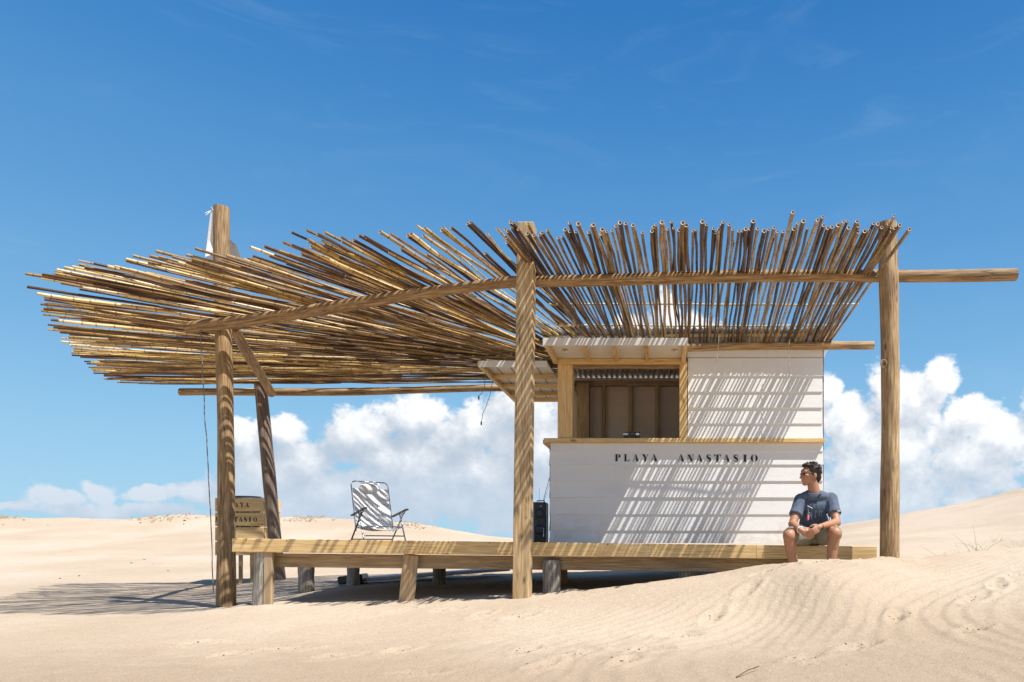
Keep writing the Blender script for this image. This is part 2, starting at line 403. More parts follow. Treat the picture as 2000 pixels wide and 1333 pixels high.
COARSE0, COARSE1 = 4.2, 5.9        # coarser, tanner sand lies in a band in front
def sand_mat():
    m, b, p = mat('beach sand')
    t = b.n.new('ShaderNodeTexCoord').outputs['Object']
    n0 = b.noise(t, 0.35, 4, 0.5); n1 = b.noise(t, 3.0, 5, 0.6); gr = b.noise(t, 110, 4, 0.75); gr2 = b.noise(t, 420, 2, 0.6)
    vo = b.node('ShaderNodeTexVoronoi', {'Vector': t, 'Scale': 130.0}).outputs['Color']
    r = b.xyz(vo)[0]
    c = b.mix(b.smooth(n0, 0.35, 0.68), (0.45, 0.352, 0.255, 1), (0.52, 0.425, 0.328, 1))
    c = b.mix(b.m('MULTIPLY', b.smooth(n1, 0.5, 0.8), 0.35), c, (0.43, 0.32, 0.215, 1))
    c = b.mix(b.m('MULTIPLY', b.smooth(gr, 0.52, 0.78), 0.45), c, (0.36, 0.25, 0.16, 1))
    c = b.mix(b.m('MULTIPLY', b.smooth(r, 0.92, 0.98), 0.30), c, (0.78, 0.70, 0.60, 1))
    c = b.mix(b.m('MULTIPLY', b.m('SUBTRACT', 1.0, b.smooth(r, 0.02, 0.06)), 0.45), c, (0.17, 0.11, 0.07, 1))
    ty = b.xyz(t)[1]
    near = b.m('SUBTRACT', 1.0, b.smooth(b.m('ADD', ty, b.m('MULTIPLY', b.m('SUBTRACT', n1, 0.5), 2.2)), COARSE0, COARSE1))
    c = b.mix(b.m('MULTIPLY', near, 0.7), c, b.mix(b.smooth(gr, 0.38, 0.66), (0.43, 0.33, 0.235, 1), (0.24, 0.165, 0.105, 1)))
    b.put(p.inputs['Base Color'], c); p.inputs['Roughness'].default_value = 0.95; p.inputs['Specular IOR Level'].default_value = 0.1
    h = b.m('ADD', b.m('MULTIPLY', gr, 0.6), b.m('ADD', b.m('MULTIPLY', gr2, 0.3), b.m('MULTIPLY', b.noise(t, 24, 5, 0.65), 1.5)))
    bump(b, p, h, 0.75, 0.010); return m
M['sand'] = sand_mat()
M['black'] = simple('black plastic', (0.02, 0.02, 0.022), 0.35)
M['ink'] = simple('black stencil paint', (0.02, 0.02, 0.022), 0.6, scale=9, var=0.9)
M['bag'] = simple('black bin liner', (0.025, 0.03, 0.045), 0.3, nz=0.6, scale=18)
M['steel'] = simple('brushed aluminium', (0.62, 0.62, 0.63), 0.32, 1.0)
M['zinc'] = simple('corrugated zinc', (0.62, 0.62, 0.62), 0.5, 0.35, nz=0.15, scale=14)
M['zinc_white'] = simple('pale corrugated sheet', (0.72, 0.72, 0.72), 0.5, 0.1)
M['cord'] = simple('grey cord', (0.20, 0.19, 0.18), 0.8)
M['twine'] = simple('pale twine', (0.62, 0.56, 0.44), 0.9)
M['cloth_white'] = simple('white cloth', (0.82, 0.81, 0.82), 0.85, nz=0.3, scale=30, var=0.04)
M['skin'] = simple('tanned skin', (0.42, 0.205, 0.115), 0.5, nz=0.05, scale=60, var=0.10)
M['hair'] = simple('dark hair', (0.028, 0.019, 0.014), 0.55, spec=0.4, scale=120, var=0.4)
M['white_plastic'] = simple('white plastic', (0.8, 0.8, 0.8), 0.4)
M['mark'] = simple('faded blue print', (0.16, 0.22, 0.36), 0.8)
M['pink'] = simple('pink rubber', (0.72, 0.16, 0.17), 0.4)
M['sunlit_board'] = simple('white board for sunlit sand', (0.66, 0.68, 0.74), 0.5, nz=0.2, scale=12)  # bluish white standing in for sunlit sand
M['grass'] = simple('dune grass', (0.22, 0.23, 0.08), 0.7, var=0.3)
M['grass_dry'] = simple('dry grass', (0.42, 0.32, 0.19), 0.8, var=0.3)
M['twig'] = simple('driftwood twig', (0.16, 0.105, 0.06), 0.8, var=0.4)
M['debris'] = simple('dark flakes', (0.075, 0.05, 0.035), 0.8, var=0.5)
M['brown_pl'] = simple('brown armrest plastic', (0.085, 0.07, 0.065), 0.4)
def cloth(name, c0, c1, scale, k, stretch=(1, 1, 1)):
    m, b, p = mat(name)
    t = b.v('MULTIPLY', b.n.new('ShaderNodeTexCoord').outputs['Object'], stretch)
    n = b.noise(t, scale, 5, 0.6, 0.6); fine = b.noise(t, 400, 2)
    c = b.mix(b.m('ADD', b.m('MULTIPLY', n, 0.8), b.m('MULTIPLY', fine, 0.2)), tuple(c0) + (1,), tuple(c1) + (1,))
    b.put(p.inputs['Base Color'], c); p.inputs['Roughness'].default_value = 0.9; p.inputs['Specular IOR Level'].default_value = 0.1
    bump(b, p, n, k, 0.02); return m
M['shirt'] = cloth('navy cotton', (0.06, 0.078, 0.115), (0.165, 0.20, 0.265), 13, 0.8, (1.6, 1, 0.55))
M['shorts'] = cloth('grey green cotton', (0.20, 0.20, 0.155), (0.36, 0.36, 0.29), 16, 0.8)
def stripe_mat():
    m, b, p = mat('pale mesh fabric'); wc = attr(b, 'wc')
    f = b.m('FRACT', b.m('MULTIPLY', b.xyz(wc)[2], 9.0))
    c = b.mix(b.smooth(f, 0.46, 0.54), (0.93, 0.92, 0.90, 1), (0.80, 0.79, 0.77, 1))
    b.put(p.inputs['Base Color'], c); p.inputs['Roughness'].default_value = 0.8
    bump(b, p, b.noise(wc, 300, 2), 0.2, 0.002); return m
M['sling'] = stripe_mat()

# ------------------------------------------------------------------ ground
def vnoise(x, y, seed=0):
    r = np.random.RandomState(seed); T = r.rand(256, 256)
    xi = np.floor(x).astype(int); yi = np.floor(y).astype(int); fx = x - xi; fy = y - yi
    fx = fx * fx * fx * (fx * (fx * 6 - 15) + 10); fy = fy * fy * fy * (fy * (fy * 6 - 15) + 10)
    a = T[xi % 256, yi % 256]; b_ = T[(xi + 1) % 256, yi % 256]; c = T[xi % 256, (yi + 1) % 256]; d = T[(xi + 1) % 256, (yi + 1) % 256]
    return (a + (b_ - a) * fx) * (1 - fy) + (c + (d - c) * fx) * fy - 0.5
def fbm(x, y, seed=0, o=4):
    s = 0; a = 1
    for k in range(o): s = s + a * vnoise(x * 2 ** k + 17.3 * k, y * 2 ** k + 5.1 * k, seed + k); a *= 0.5
    return s
GP = []
def gp(px, py, D): q = P(px, py, D); GP.append((q[0], q[1], q[2]))
for a in [(1000,1168,7.25),(1100,1158,7.24),(1180,1149,7.22),(1250,1140,7.2),(1350,1127,7.12),(1350,1131,6.85),(1450,1112,7.0),(1450,1116,6.75),(1500,1105,6.9),(1500,1110,6.65),(1545,1100,6.7),(1545,1108,6.45),(1590,1097,6.65),(1590,1105,6.4),(1635,1095,6.65),(1635,1103,6.4),(1700,1092,6.95),(1700,1095,6.7),(1450,1140,6.3),(1600,1124,6.0),(1740,1118,6.2),(1738,1099,6.8),(1350,1150,6.4),
          (1738,1096,7.2),(1850,1083,7.5),(1950,1073,7.7),(2060,1064,7.9),
          (900,1172,7.3),(797,1178,7.4),(700,1180,7.4),(600,1182,7.4),(515,1183,7.4),(440,1189,8.9),(300,1192,8.6),(100,1194,8.6),(-150,1194,8.6),
          (598,1156,10.0),(690,1143,10.5),(858,1143,10.2),(750,1146,9.4),(555,1137,12.2),(480,1141,12.9),(200,1127,14.5),(50,1128,14.5),(350,1124,15),(100,1096,18),(450,1096,18),
          (650,1108,15),(850,1108,15),(1000,1105,15),(300,1075,21),(600,1072,21),(900,1085,20),(300,1040,26),(0,1040,26),(600,1040,26),
          (0,1009,30),(150,1013,30),(250,1016,30),(340,1007,30),(430,1009,30),(500,1009,30),(600,1010,30),(700,1014,30),(760,1018,30),(820,1026,30),(920,1042,30),(1000,1052,30),(1150,1060,29),(1400,1052,27),(1560,1042,24),
          (1647,1030,22),(1759,1010,22),(1850,992,22),(1933,973,22),(2000,956,22),(2150,920,22),
          (1700,1058,14),(1850,1050,14),(2000,1040,14),(1800,1032,18),(2000,1000,18)]: gp(*a)
GP += [(-14,30-0,1.15)] * 0
GP += [(x, 9.0, z) for x, z in ((-1.2,-.5),(0.5,-.5),(1.5,-.42),(2.5,-.3),(4,-.22),(6,-.1))] + [(-0.8,7.9,-.5),(0.4,7.85,-.5),(1.2,7.85,-.44),(2.0,7.85,-.34)]
GP += [(1.2,7.12,-.36),(1.75,7.12,-.34),(1.45,7.2,-.34)]
GP += [(-1,12,-.5),(2,12,-.35),(5,11,-.12),(-9,11,-.75),(-14,12,-.7)]
GP += [(-6,4,-.80),(-3,4,-.80),(-1.2,4,-.79),(0,4.1,-.76),(1,4.1,-.72),(2,4.1,-.66),(3,4.1,-.60),(-5,6,-.79),(-2.5,5.8,-.74),(-1,5.8,-.66),(0,5.8,-.58),(1,5.8,-.49),(2,5.8,-.39),(3,5.8,-.30),(4.5,6,-.2),(6,8,.05)]
GP += [(-8,1,-.85),(-4,2,-.85),(0,2,-.84),(4,2,-.72),(0,-2,-.85),(-12,5,-.8),(9,4,-.3),(9,9,.3),(14,14,1.4),(-8,-4,-.85),(8,-4,-.8)]
for x in range(-70, 71, 14):
    GP += [(x, 38, -0.4 if x < 8 else 0.4), (x, 60, -2.2), (x, 110, -3.0), (x, -12, -0.9)]
for s_ in (-1, 1): GP += [(s_ * 45, 22, 1.0), (s_ * 45, 8, 0.0), (s_ * 70, 30, 0.8), (s_ * 25, 3, -0.5)]
GP = np.array(GP)
def kern(r): return np.sqrt(r * r + 0.12)
_A = kern(np.linalg.norm(GP[:, None, :2] - GP[None, :, :2], axis=2)) + np.eye(len(GP)) * 1e-4
_A = np.block([[_A, np.ones((len(GP), 1))], [np.ones((1, len(GP))), np.zeros((1, 1))]])
_W = np.linalg.solve(_A, np.append(GP[:, 2], 0))
FOOT = [(-0.55,4.85),(-0.22,4.62),(0.16,5.35),(0.42,5.75),(0.75,6.15),(0.98,6.55),(-0.95,5.05),(2.15,4.9),(2.45,5.6),(-0.75,4.55),(-1.5,4.4),(1.45,6.62),(1.75,6.66),(-0.1,4.95),(-1.9,5.2),(-2.3,5.0),(-2.75,5.35),(-3.1,5.1),(-3.6,5.6),(-1.2,6.2),(-1.6,6.4),(-2.0,6.75),(-2.5,6.9),(1.75,5.3),(3.05,6.1),(2.75,5.85),(0.9,4.5),(1.3,4.7)]
def ground(x, y, fine=True):
    x = np.asarray(x, float); y = np.asarray(y, float)
    z = np.full(x.shape, _W[-1])
    for i in range(len(GP)): z = z + _W[i] * kern(np.hypot(x - GP[i, 0], y - GP[i, 1]))
    far = np.clip((np.hypot(x, y) - 90) / 60, 0, 1); z = z * (1 - far) - 3.0 * far
    if fine:
        wx = fbm(x * 0.55, y * 0.55, 3, 3) * 0.55; wy = fbm(x * 0.5 + 9, y * 0.5, 31, 3) * 0.45
        yy_ = np.clip(y - 4.7, 0, 3.2); gcur = 0.50 * yy_ ** 2 * np.clip(1.25 - 0.16 * (x + 1), 0.35, 1.3)
        ang = x - gcur - 0.25 * y + wx + 0.5 * wy + 0.07 * fbm(x * 2.2, y * 2.2, 61, 3)
        ph = ang / 0.19
        f = ph - np.floor(ph); prof = np.where(f < 0.70, (1 - f / 0.70) ** 1.4, ((f - 0.70) / 0.30) ** 0.9)
        gate = np.clip(0.75 + 1.3 * fbm(x * 0.9 + 3, y * 0.9, 77, 3), 0.35, 1.2) 
        amp = 0.0112 * (0.55 + 0.45 * np.clip(np.abs(x - 0.9) / 1.2, 0, 1)) * np.clip((x + 2.4) / 2.2, 0.0, 1) * np.clip((8.6 - y) / 1.0, 0, 1) * gate
        z = z + amp * (prof - 0.5)
        # long faint wind ripples on the left and behind
        ph2 = (y * 0.95 + x * 0.12 + fbm(x * 0.3, y * 0.6, 8, 3) * 0.9) / 0.34
        a2 = 0.011 * np.clip((-0.5 - x) / 2.0, 0, 1) * np.clip((16 - y) / 4, 0, 1) * np.clip(0.45 + fbm(x * .5, y * .5, 14, 2) * 2, 0.1, 1)
        z = z + a2 * (np.abs((ph2 % 1) - 0.5) * 2 - 0.5)
        z = z + 0.035 * fbm(x * 0.6, y * 0.9, 21, 4) * np.clip((y - 8) / 8, 0.12, 3)
        z = z + 0.006 * fbm(x * 5, y * 5, 41, 3) + 0.003 * fbm(x * 19, y * 19, 51, 2)
        for i, (fx, fy) in enumerate(FOOT):
            a = 0.7 + 0.5 * math.sin(i * 2.3); dx = x - fx; dy = y - fy
            u = dx * math.cos(a) + dy * math.sin(a); v = -dx * math.sin(a) + dy * math.cos(a)
            d = (u / 0.15) ** 2 + (v / 0.065) ** 2
            z = z + np.where(d < 9, (-0.022 * np.exp(-d * 1.3) + 0.012 * np.exp(-((np.sqrt(d) - 1.35) / 0.35) ** 2)) * (1 + 1.6 * vnoise(x * 28, y * 28, 90 + i)), 0)
        for (px_, py_, rr, hh) in ((-1.42, 7.12, .17, .030), (-5.4, 9.02, .20, .035), (2.3, 7.14, .20, .028), (-4.1, 7.5, .20, .03), (-2.6, 7.53, .18, .03), (-1.12, 7.53, .18, .03), (-6.6, 12.25, .25, .04)):
            d = np.hypot(x - px_ - .05, (y - py_ + .04)); z = z + hh * np.exp(-((d - .16) / (rr * .55)) ** 2) * (0.6 + 1.4 * vnoise(x * 5, y * 5, 201))
        # scuffed lip where the feet go in
        lip = np.exp(-((x - 1.45) / 0.35) ** 2 - ((y - 6.72) / 0.12) ** 2)
        z = z + lip * 0.03 * vnoise(x * 14, y * 14, 123)
    return z
def gz(x, y): return float(ground(np.array([x]), np.array([y]))[0])

def axis(segs):
    out = [segs[0][0]]
    for a, b_, h0, h1 in segs:
        t = a
        while t < b_ - 1e-6:
            h = h0 + (h1 - h0) * (t - a) / (b_ - a); t = min(b_, t + h); out.append(t)
    return np.array(out)
ax_x = axis([(-400, -40, 60, 3), (-40, -12, 2.5, 0.25), (-12, -6, 0.14, 0.05), (-6, -2, 0.035, 0.022), (-2, 4.2, 0.017, 0.017), (4.2, 4.6, 0.03, 0.05), (4.6, 14, 0.05, 0.35), (14, 40, 0.5, 3), (40, 400, 3, 60)])
ax_y = axis([(-60, 2.5, 10, 0.3), (2.5, 3.6, 0.1, 0.03), (3.6, 7.4, 0.016, 0.018), (7.4, 8.2, 0.025, 0.03), (8.2, 15, 0.03, 0.09), (15, 34, 0.12, 0.3), (34, 120, 0.6, 12), (120, 900, 20, 120)])
gx, gy = np.meshgrid(ax_x, ax_y, indexing='ij'); gzv = ground(gx, gy)
nx, ny = gx.shape; idx = np.arange(nx * ny).reshape(nx, ny)
quads = np.stack([idx[:-1, :-1], idx[1:, :-1], idx[1:, 1:], idx[:-1, 1:]], -1).reshape(-1, 4)
me = bpy.data.meshes.new('ground'); me.vertices.add(nx * ny); me.vertices.foreach_set('co', np.stack([gx, gy, gzv], -1).ravel())
me.loops.add(quads.size); me.loops.foreach_set('vertex_index', quads.ravel()); me.polygons.add(len(quads))
me.polygons.foreach_set('loop_start', np.arange(0, quads.size, 4)); me.polygons.foreach_set('loop_total', np.full(len(quads), 4))
me.update(); me.polygons.foreach_set('use_smooth', [True] * len(quads)); me.materials.append(M['sand'])
go_ = bpy.data.objects.new('ground', me); COL.objects.link(go_); tag(go_, 'pale rippled beach sand rising to low dunes', None, None, 'structure')

# ------------------------------------------------------------------ pergola: posts, beams, cane roof
perg = thing('pergola', 'log pergola with a fanned roof of loose canes on round posts', 'pergola', (0, 8, gz(0, 8)))
def post_log(px0, py0, px1, py1, D0, D1, r0, r1, m='log', mid=None, label=None):
    a = P(px0, py0, D0); b_ = P(px1, py1, D1); a2 = a - (b_ - a) / np.linalg.norm(b_ - a) * 0.25
    return log(a2, b_, r0, r1, 24, mid=mid, wob=0.03, bend=0.02, seg=30).build('post', M[m], perg, True, label)
post_log(441, 1189, 433, 405, 9.02, 9.02, 0.105, 0.088, label='tall round post carrying the white cloth')
post_log(547, 1138, 509, 750, 12.25, 12.25, 0.105, 0.10, 'log_dark', mid=(-0.02, 0, 0), label='dark leaning round post at the back')
P3 = post_log(1738, 1100, 1733, 437, 7.14, 7.14, 0.096, 0.088, label='thick round post at the open end with a knot')
kn = MB()
kc = P(1726, 711, 7.05)
for i, (r, t) in enumerate(((0.030, 0.006), (0.021, 0.005))):
    pts = [kc + V(math.cos(a) * r, -0.002 - 0.003 * math.cos(2 * a), math.sin(a) * r * 1.35) for a in np.linspace(0, 2 * math.pi, 15)]
    kn.tube(pts, t, 8, False)
kn.build('knot', M['log'], P3, True)
k2 = MB(); k2.ball(kc + V(0, 0.003, 0), (0.026, 0.006, 0.034)); k2.build('knot_core', M['debris'], P3, True)
# squared post in front
sq = MB(); a = P(1020, 1169, 7.12); b_ = P(1029, 440, 7.12)
sq.plank(a - (b_ - a) * 0.08, b_, 0.165, 0.165, up=(1, 0, 0), bevel=0.008, rn=0.5)
sq.build('post', M['post_sq'], perg, False, 'squared yellow post with a long crack')
for (p0, p1, r0, r1, mm, lb) in [
    (P(1012, 551, 7.32), P(1984, 537, 7.32), 0.058, 0.062, 'log', 'long round front beam with its pale end sticking out'),
    (P(368, 640, 8.86), P(1018, 549, 7.34), 0.072, 0.058, 'log', 'slanting round front beam over the tall post'),
    (P(1250, 679, 9.43), P(1706, 675, 9.43), 0.056, 0.054, 'log', 'short round beam against the kiosk wall'),
    (P(352, 766, 12.4), P(1010, 758, 12.4), 0.066, 0.062, 'log', 'round beam at the back'),
    (P(456, 640, 9.1), P(530, 768, 12.2), 0.068, 0.068, 'log', 'side beam from front post to back post')]:
    log(p0, p1, r0, r1, 20, 0.02, 0.03, 24).build('beam', M[mm], perg, True, lb)

def reed_shape(mb, p0, p1, r0, r1, jit=0.02, n=7, sag=0.0, ex=None, hook=0.0):
    """p0 outer butt end, p1 inner end"""
    p0 = np.asarray(p0, float); p1 = np.asarray(p1, float); d = p1 - p0; L = np.linalg.norm(d); x, y, _ = frame(d)
    ts = [0.0]; nds = [0.3]
    t = rng.uniform(0.03, 0.12)
    while t < L - 0.02:
        for dt, nd in ((-0.012, 0.0), (0.0, 1.0), (0.012, 0.15)):
            if ts[-1] + 0.004 < t + dt < L - 0.004: ts.append(t + dt); nds.append(nd)
        t += rng.uniform(0.13, 0.24)
    ts.append(L); nds.append(0)
    ph = [rng.uniform(0, 6.28) for _ in range(4)]; w1 = rng.uniform(0.4, 1) * jit; w2 = rng.uniform(0.3, 0.8) * jit
    pts = []; rad = []
    for t, nd in zip(ts, nds):
        q = t / L; e = math.sin(math.pi * q)
        off = x * (w1 * math.sin(ph[0] + 2.2 * t) + 0.3 * jit * math.sin(ph[1] + 6 * t)) + y * (w2 * 0.5 * math.sin(ph[2] + 2.0 * t))
        off = off + V(0, 0, -sag * e) + x * hook * max(0, 1 - t / 0.45) ** 2
        pts.append(p0 + d * q + off * min(1, 0.3 + 2 * t)); rad.append((r0 + (r1 - r0) * q) * (1 + 0.10 * (nd > 0.9)))
    mb.tube(pts, rad, n, True, 0, ex, nds, True); return L * (r0 + r1)

reeds = []          # (how large it shows, mesh builder, material)
def add_reed(p0, p1, r0, r1, dark, **k):
    mb = MB(); reed_shape(mb, p0, p1, r0, r1, **k)
    D = (p0[1] + p1[1]) / 2; reeds.append((np.linalg.norm(np.asarray(p1) - np.asarray(p0)) * (r0 + r1) / D ** 2, mb, dark))

ZF, ZR = 2.745 + 0.062, 2.60 + 0.062      # resting heights on the front and back beams
x = 1046.0
while x < 1698:
    xf = x; xr = np.interp(xf, [1046, 1150, 1290, 1500, 1690], [1152, 1205, 1300, 1470, 1618]) + rng.uniform(-4, 4)
    Xf = (xf - CX) * 7.32 / FPX; Xr = (xr - CX) * 9.43 / FPX; r = rng.choice([0.012, 0.013, 0.014, 0.015, 0.016, 0.017, 0.019])
    zf = 2.70 + 0.06 + r; zr = 2.61 + 0.055 + r
    def at(D): t = (D - 7.32) / (9.43 - 7.32); return V(Xf + (Xr - Xf) * t, D, zf + (zr - zf) * t)
    tip = 6.33 + rng.uniform(-0.09, 0.11) + (0.12 if xf < 1150 else 0) - (0.22 if 1500 < xf < 1590 and rng.random() < 0.4 else 0)
    end = 9.50 + rng.uniform(-0.06, 0.0)
    hook = rng.choice([0, 0, 0, 0, -0.03, 0.04, 0.07])
    add_reed(at(tip), at(end), r * 1.08, r * 0.8, True, jit=0.010, hook=hook, ex=rng.uniform(0.15, 0.95))
    if rng.random() < 0.14:      # a second cane lying on top
        add_reed(at(tip + rng.uniform(-0.1, 0.3)) + V(0.02, 0, 2 * r), at(end) + V(rng.uniform(-.05, .05), 0, 2 * r), r, r * 0.7, True, jit=0.02)
    x += rng.uniform(7.0, 9.8)
for (tx, ty, tD, rx) in ((1776, 448, 6.25, 1622), (1758, 440, 6.2, 1614), (1748, 446, 6.3, 1606), (1741, 452, 6.35, 1596)):
    a = P(tx, ty, tD); b_ = P(rx, 0, 9.45); b_[2] = 2.61 + 0.095; add_reed(a + V(0, 0, .0), b_, 0.017, 0.013, True, jit=0.008, ex=0.7)
for (py, D, x0, x1) in ((598, 8.25, 1072, 1676), (633, 8.95, 1092, 1628)):
    a = P(x0, py + 3, D); b_ = P(x1, py - 2, D); a[2] = b_[2] = (2.70 + 0.07 + 0.045) - 0.043 * (D - 7.32)
    add_reed(a, b_, 0.012, 0.010, False, jit=0.02, ex=0.9)

TIPS = [(-1.24,6.34,-0.92,9.4),(-1.88,6.38,-1.05,9.4),(-2.4,6.55,-1.35,9.42),(-3.1,6.60,-1.6,9.9),(-4.1,6.98,-1.6,10.35),(-4.8,7.02,-1.6,10.8),(-6.07,7.39,-1.6,11.0),
        (-6.89,7.74,-1.6,10.9),(-7.12,8.3,-1.6,10.9),(-7.63,8.87,-1.6,11.0),(-8.09,9.72,-1.6,11.2),(-8.6,10.5,-1.6,11.4),(-8.9,11.13,-1.6,11.6),(-9.3,11.8,-1.6,11.8),(-9.4,12.1,-1.6,12.05),(-8.7,12.35,-1.7,12.2)]
TIPS = np.array(TIPS); seg = np.concatenate([[0], np.cumsum(np.hypot(np.diff(TIPS[:, 0]), np.diff(TIPS[:, 1])))]); tot = seg[-1]
sp = 0.0; i = 0
while sp < tot:
    q = [np.interp(sp, seg, TIPS[:, k]) for k in range(4)]
    a = V(q[0], q[1], 0); b_ = V(q[2] + rng.uniform(-0.1, 0.1), q[3] + rng.uniform(-0.22, 0.22), 0)
    d = (b_ - a); L = np.linalg.norm(d); d /= L
    a = a + d * rng.choice([0, 0.05, 0.1, 0.2, 0.3, 0.45, 0.6, 0.9]) * rng.uniform(0.3, 1.0) - d * rng.uniform(0, 0.05)
    a[0] += rng.uniform(-0.03, 0.03)
    r = rng.choice([0.010, 0.012, 0.013, 0.014, 0.016, 0.017, 0.020])
    lay = rng.choice([0, 0, 0.03, 0.05])
    zi = 2.80 + lay; zo = zi + rng.uniform(-0.02, 0.05) + (0.03 if sp < 6 else -0.03)
    a[2] = zo; b_[2] = 2.80 + lay * 0.6 - 0.05
    rear = np.clip((sp - tot * 0.62) / (tot * 0.38), 0, 1); a[2] += 0.02 * rear; b_[2] += 0.03 * rear
    L = np.linalg.norm(b_ - a)
    dark = rng.random() < (0.38 if sp < 4.2 else 0.18)
    if L > 4.9:
        cut = rng.uniform(3.6, 5.0); c = a + (b_ - a) * cut / L
        add_reed(a, c, r, r * 0.62, dark, jit=0.03, sag=0.02)
        if rng.random() < 0.3: sp += rng.uniform(0.04, 0.07); continue
        c2 = a + (b_ - a) * (cut - rng.uniform(0.6, 1.6)) / L + V(rng.uniform(-.02, .02), rng.uniform(-.05, .05), rng.choice([-0.02, 0.035]))
        b2 = b_ + V(0, rng.uniform(-0.1, 0.1), 0.02)
        add_reed(c2, b2, r * 0.95, r * 0.65, rng.random() < 0.8, jit=0.03, sag=0.01)  # inner lengths mostly take the dark palette, painting in the roof's shade
    else:
        add_reed(a, b_, r, r * 0.72, dark, jit=0.025, sag=0.01)
    sp += (rng.uniform(0.028, 0.058) if sp < 8.5 else rng.uniform(0.036, 0.066)) if sp > 1.2 else rng.uniform(0.05, 0.08); i += 1
# short canes filling the inner fan, laid over the first layer
for k in range(16):
    t = rng.uniform(0.22, 0.98) * tot; q = [np.interp(t, seg, TIPS[:, j]) for j in range(4)]
    a = V(q[0], q[1], 2.80); b_ = V(q[2], q[3] + rng.uniform(-.3, .3), 2.80)
    s0 = rng.uniform(0.12, 0.5); r = rng.uniform(0.012, 0.02)
    add_reed(a + (b_ - a) * s0 + V(0, rng.uniform(-.2, .2), 0.07), a + (b_ - a) * min(1, s0 + rng.uniform(0.3, 0.5)) + V(0, rng.uniform(-.2, .2), 0.06), r, r * 0.7, rng.random() < 0.4, jit=0.03)
reeds.sort(key=lambda t: -t[0])
for _, mb, dark in reeds[:99]: mb.build('cane', M['reed_dark' if dark else 'reed'], perg, True)
for dark in (False, True):
    rest = MB()
    for _, mb, dk in reeds[99:]:
        if dk == dark: rest.add(np.concatenate(mb.v), mb.f, np.concatenate(mb.wc), np.concatenate(mb.ex))
    o = rest.build('cane_layer', M['reed_dark' if dark else 'reed'], perg, True); o['kind'] = 'stuff'
print('canes', len(reeds))

# ------------------------------------------------------------------ stencil letters
def st_stroke(pts, ws):
    """ribbon polygon along pts with widths"""
    pts = [V(*p) for p in pts]; L = []; Rr = []
    for i, p in enumerate(pts):
        d = pts[min(i + 1, len(pts) - 1)] - pts[max(i - 1, 0)]; d = d / np.linalg.norm(d); n = V(-d[1], d[0])
        L.append(tuple(p + n * ws[i] / 2)); Rr.append(tuple(p - n * ws[i] / 2))
    return L + Rr[::-1]
def rect(a, b_, c, d): return [(a, b_), (c, b_), (c, d), (a, d)]
def arc(cx, cy, rx, ry, a0, a1, w0, w1, n=12):
    out = []; inn = []
    for i in range(n + 1):
        t = i / n; a = R(a0 + (a1 - a0) * t); w = w0 + (w1 - w0) * math.sin(math.pi * t)
        out.append((cx + rx * math.cos(a), cy + ry * math.sin(a))); inn.append((cx + (rx - w) * math.cos(a), cy + (ry - min(w, 0.07)) * math.sin(a)))
    return [out[i:i + 2] + inn[i:i + 2][::-1] for i in range(n)]
GL = {
 'P': [rect(.08,0,.40,1), rect(0,0,.48,.05), rect(0,.95,.44,1)] + arc(.47,.74,.40,.26,88,-88,.06,.30),
 'L': [rect(.08,0,.40,1), rect(0,.95,.48,1), rect(0,0,.42,.05), [(.47,0),(.86,0),(.88,.32),(.82,.32),(.74,.10),(.47,.06)]],
 'A': [[(.36,1),(.52,1),(.98,0),(.60,0)][::-1], [(.05,0),(.11,0),(.36,.72),(.33,.80)], rect(-.04,0,.22,.05), rect(.52,0,1.04,.05), rect(.26,.27,.55,.33)],
 'Y': [[(.0,1),(.38,1),(.66,.48),(.66,0),(.34,0),(.34,.48)][::-1], [(.66,.58),(.72,.56),(.94,1),(.88,1)], rect(.24,0,.76,.05), rect(-.04,.95,.44,1), rect(.76,.95,1.04,1)],
 'N': [[(.08,1),(.42,1),(.92,.0),(.60,.0)][::-1], rect(.10,0,.16,.80), rect(.86,.16,.92,1), rect(0,0,.27,.05), rect(.74,.95,1.03,1), rect(0,.95,.3,1)],
 'T': [rect(.34,0,.66,1), rect(.24,0,.76,.05), [(.0,1),(.30,1),(.30,.94),(.10,.88),(.04,.68),(.0,.68)], [(1,1),(.70,1),(.70,.94),(.90,.88),(.96,.68),(1,.68)]],
 'I': [rect(.14,0,.50,1), rect(.02,0,.62,.05), rect(.02,.95,.62,1)],
 'O': arc(.46,.5,.46,.50,82,-82,.05,.30) + [[(1 - p[0] - 0.08 - 0.04, p[1]) for p in q] for q in arc(.46,.5,.46,.50,82,-82,.05,.30)],
 'S': [],
}
sp_ = [(.80,.72),(.74,.90),(.52,.97),(.30,.93),(.18,.77),(.24,.62),(.45,.50),(.66,.38),(.72,.22),(.60,.07),(.38,.03),(.16,.10),(.08,.30)]
sw_ = [.05,.07,.07,.16,.28,.32,.34,.32,.28,.16,.07,.07,.05]
for i in range(len(sp_) - 1):
    d0 = V(*sp_[min(i + 1, 12)]) - V(*sp_[max(i - 1, 0)]); d1 = V(*sp_[min(i + 2, 12)]) - V(*sp_[i])
    q = []
    for p, d, wv in ((sp_[i], d0, sw_[i]), (sp_[i + 1], d1, sw_[i + 1])):
        d = d / np.linalg.norm(d); nn = V(-d[1], d[0]); q += [tuple(V(*p) + nn * wv / 2), tuple(V(*p) - nn * wv / 2)]
    GL['S'].append([q[0], q[1], q[3], q[2]])
def glyph(mb, ch, o, ax, ay, wdt, hgt, depth=0.0015):
    for pl in GL[ch]:
        q = [(p[0] * wdt, p[1] * hgt) for p in pl]
        mb.extrude(q, np.asarray(o) , ax, ay, depth + rng.uniform(0, 0.0004))

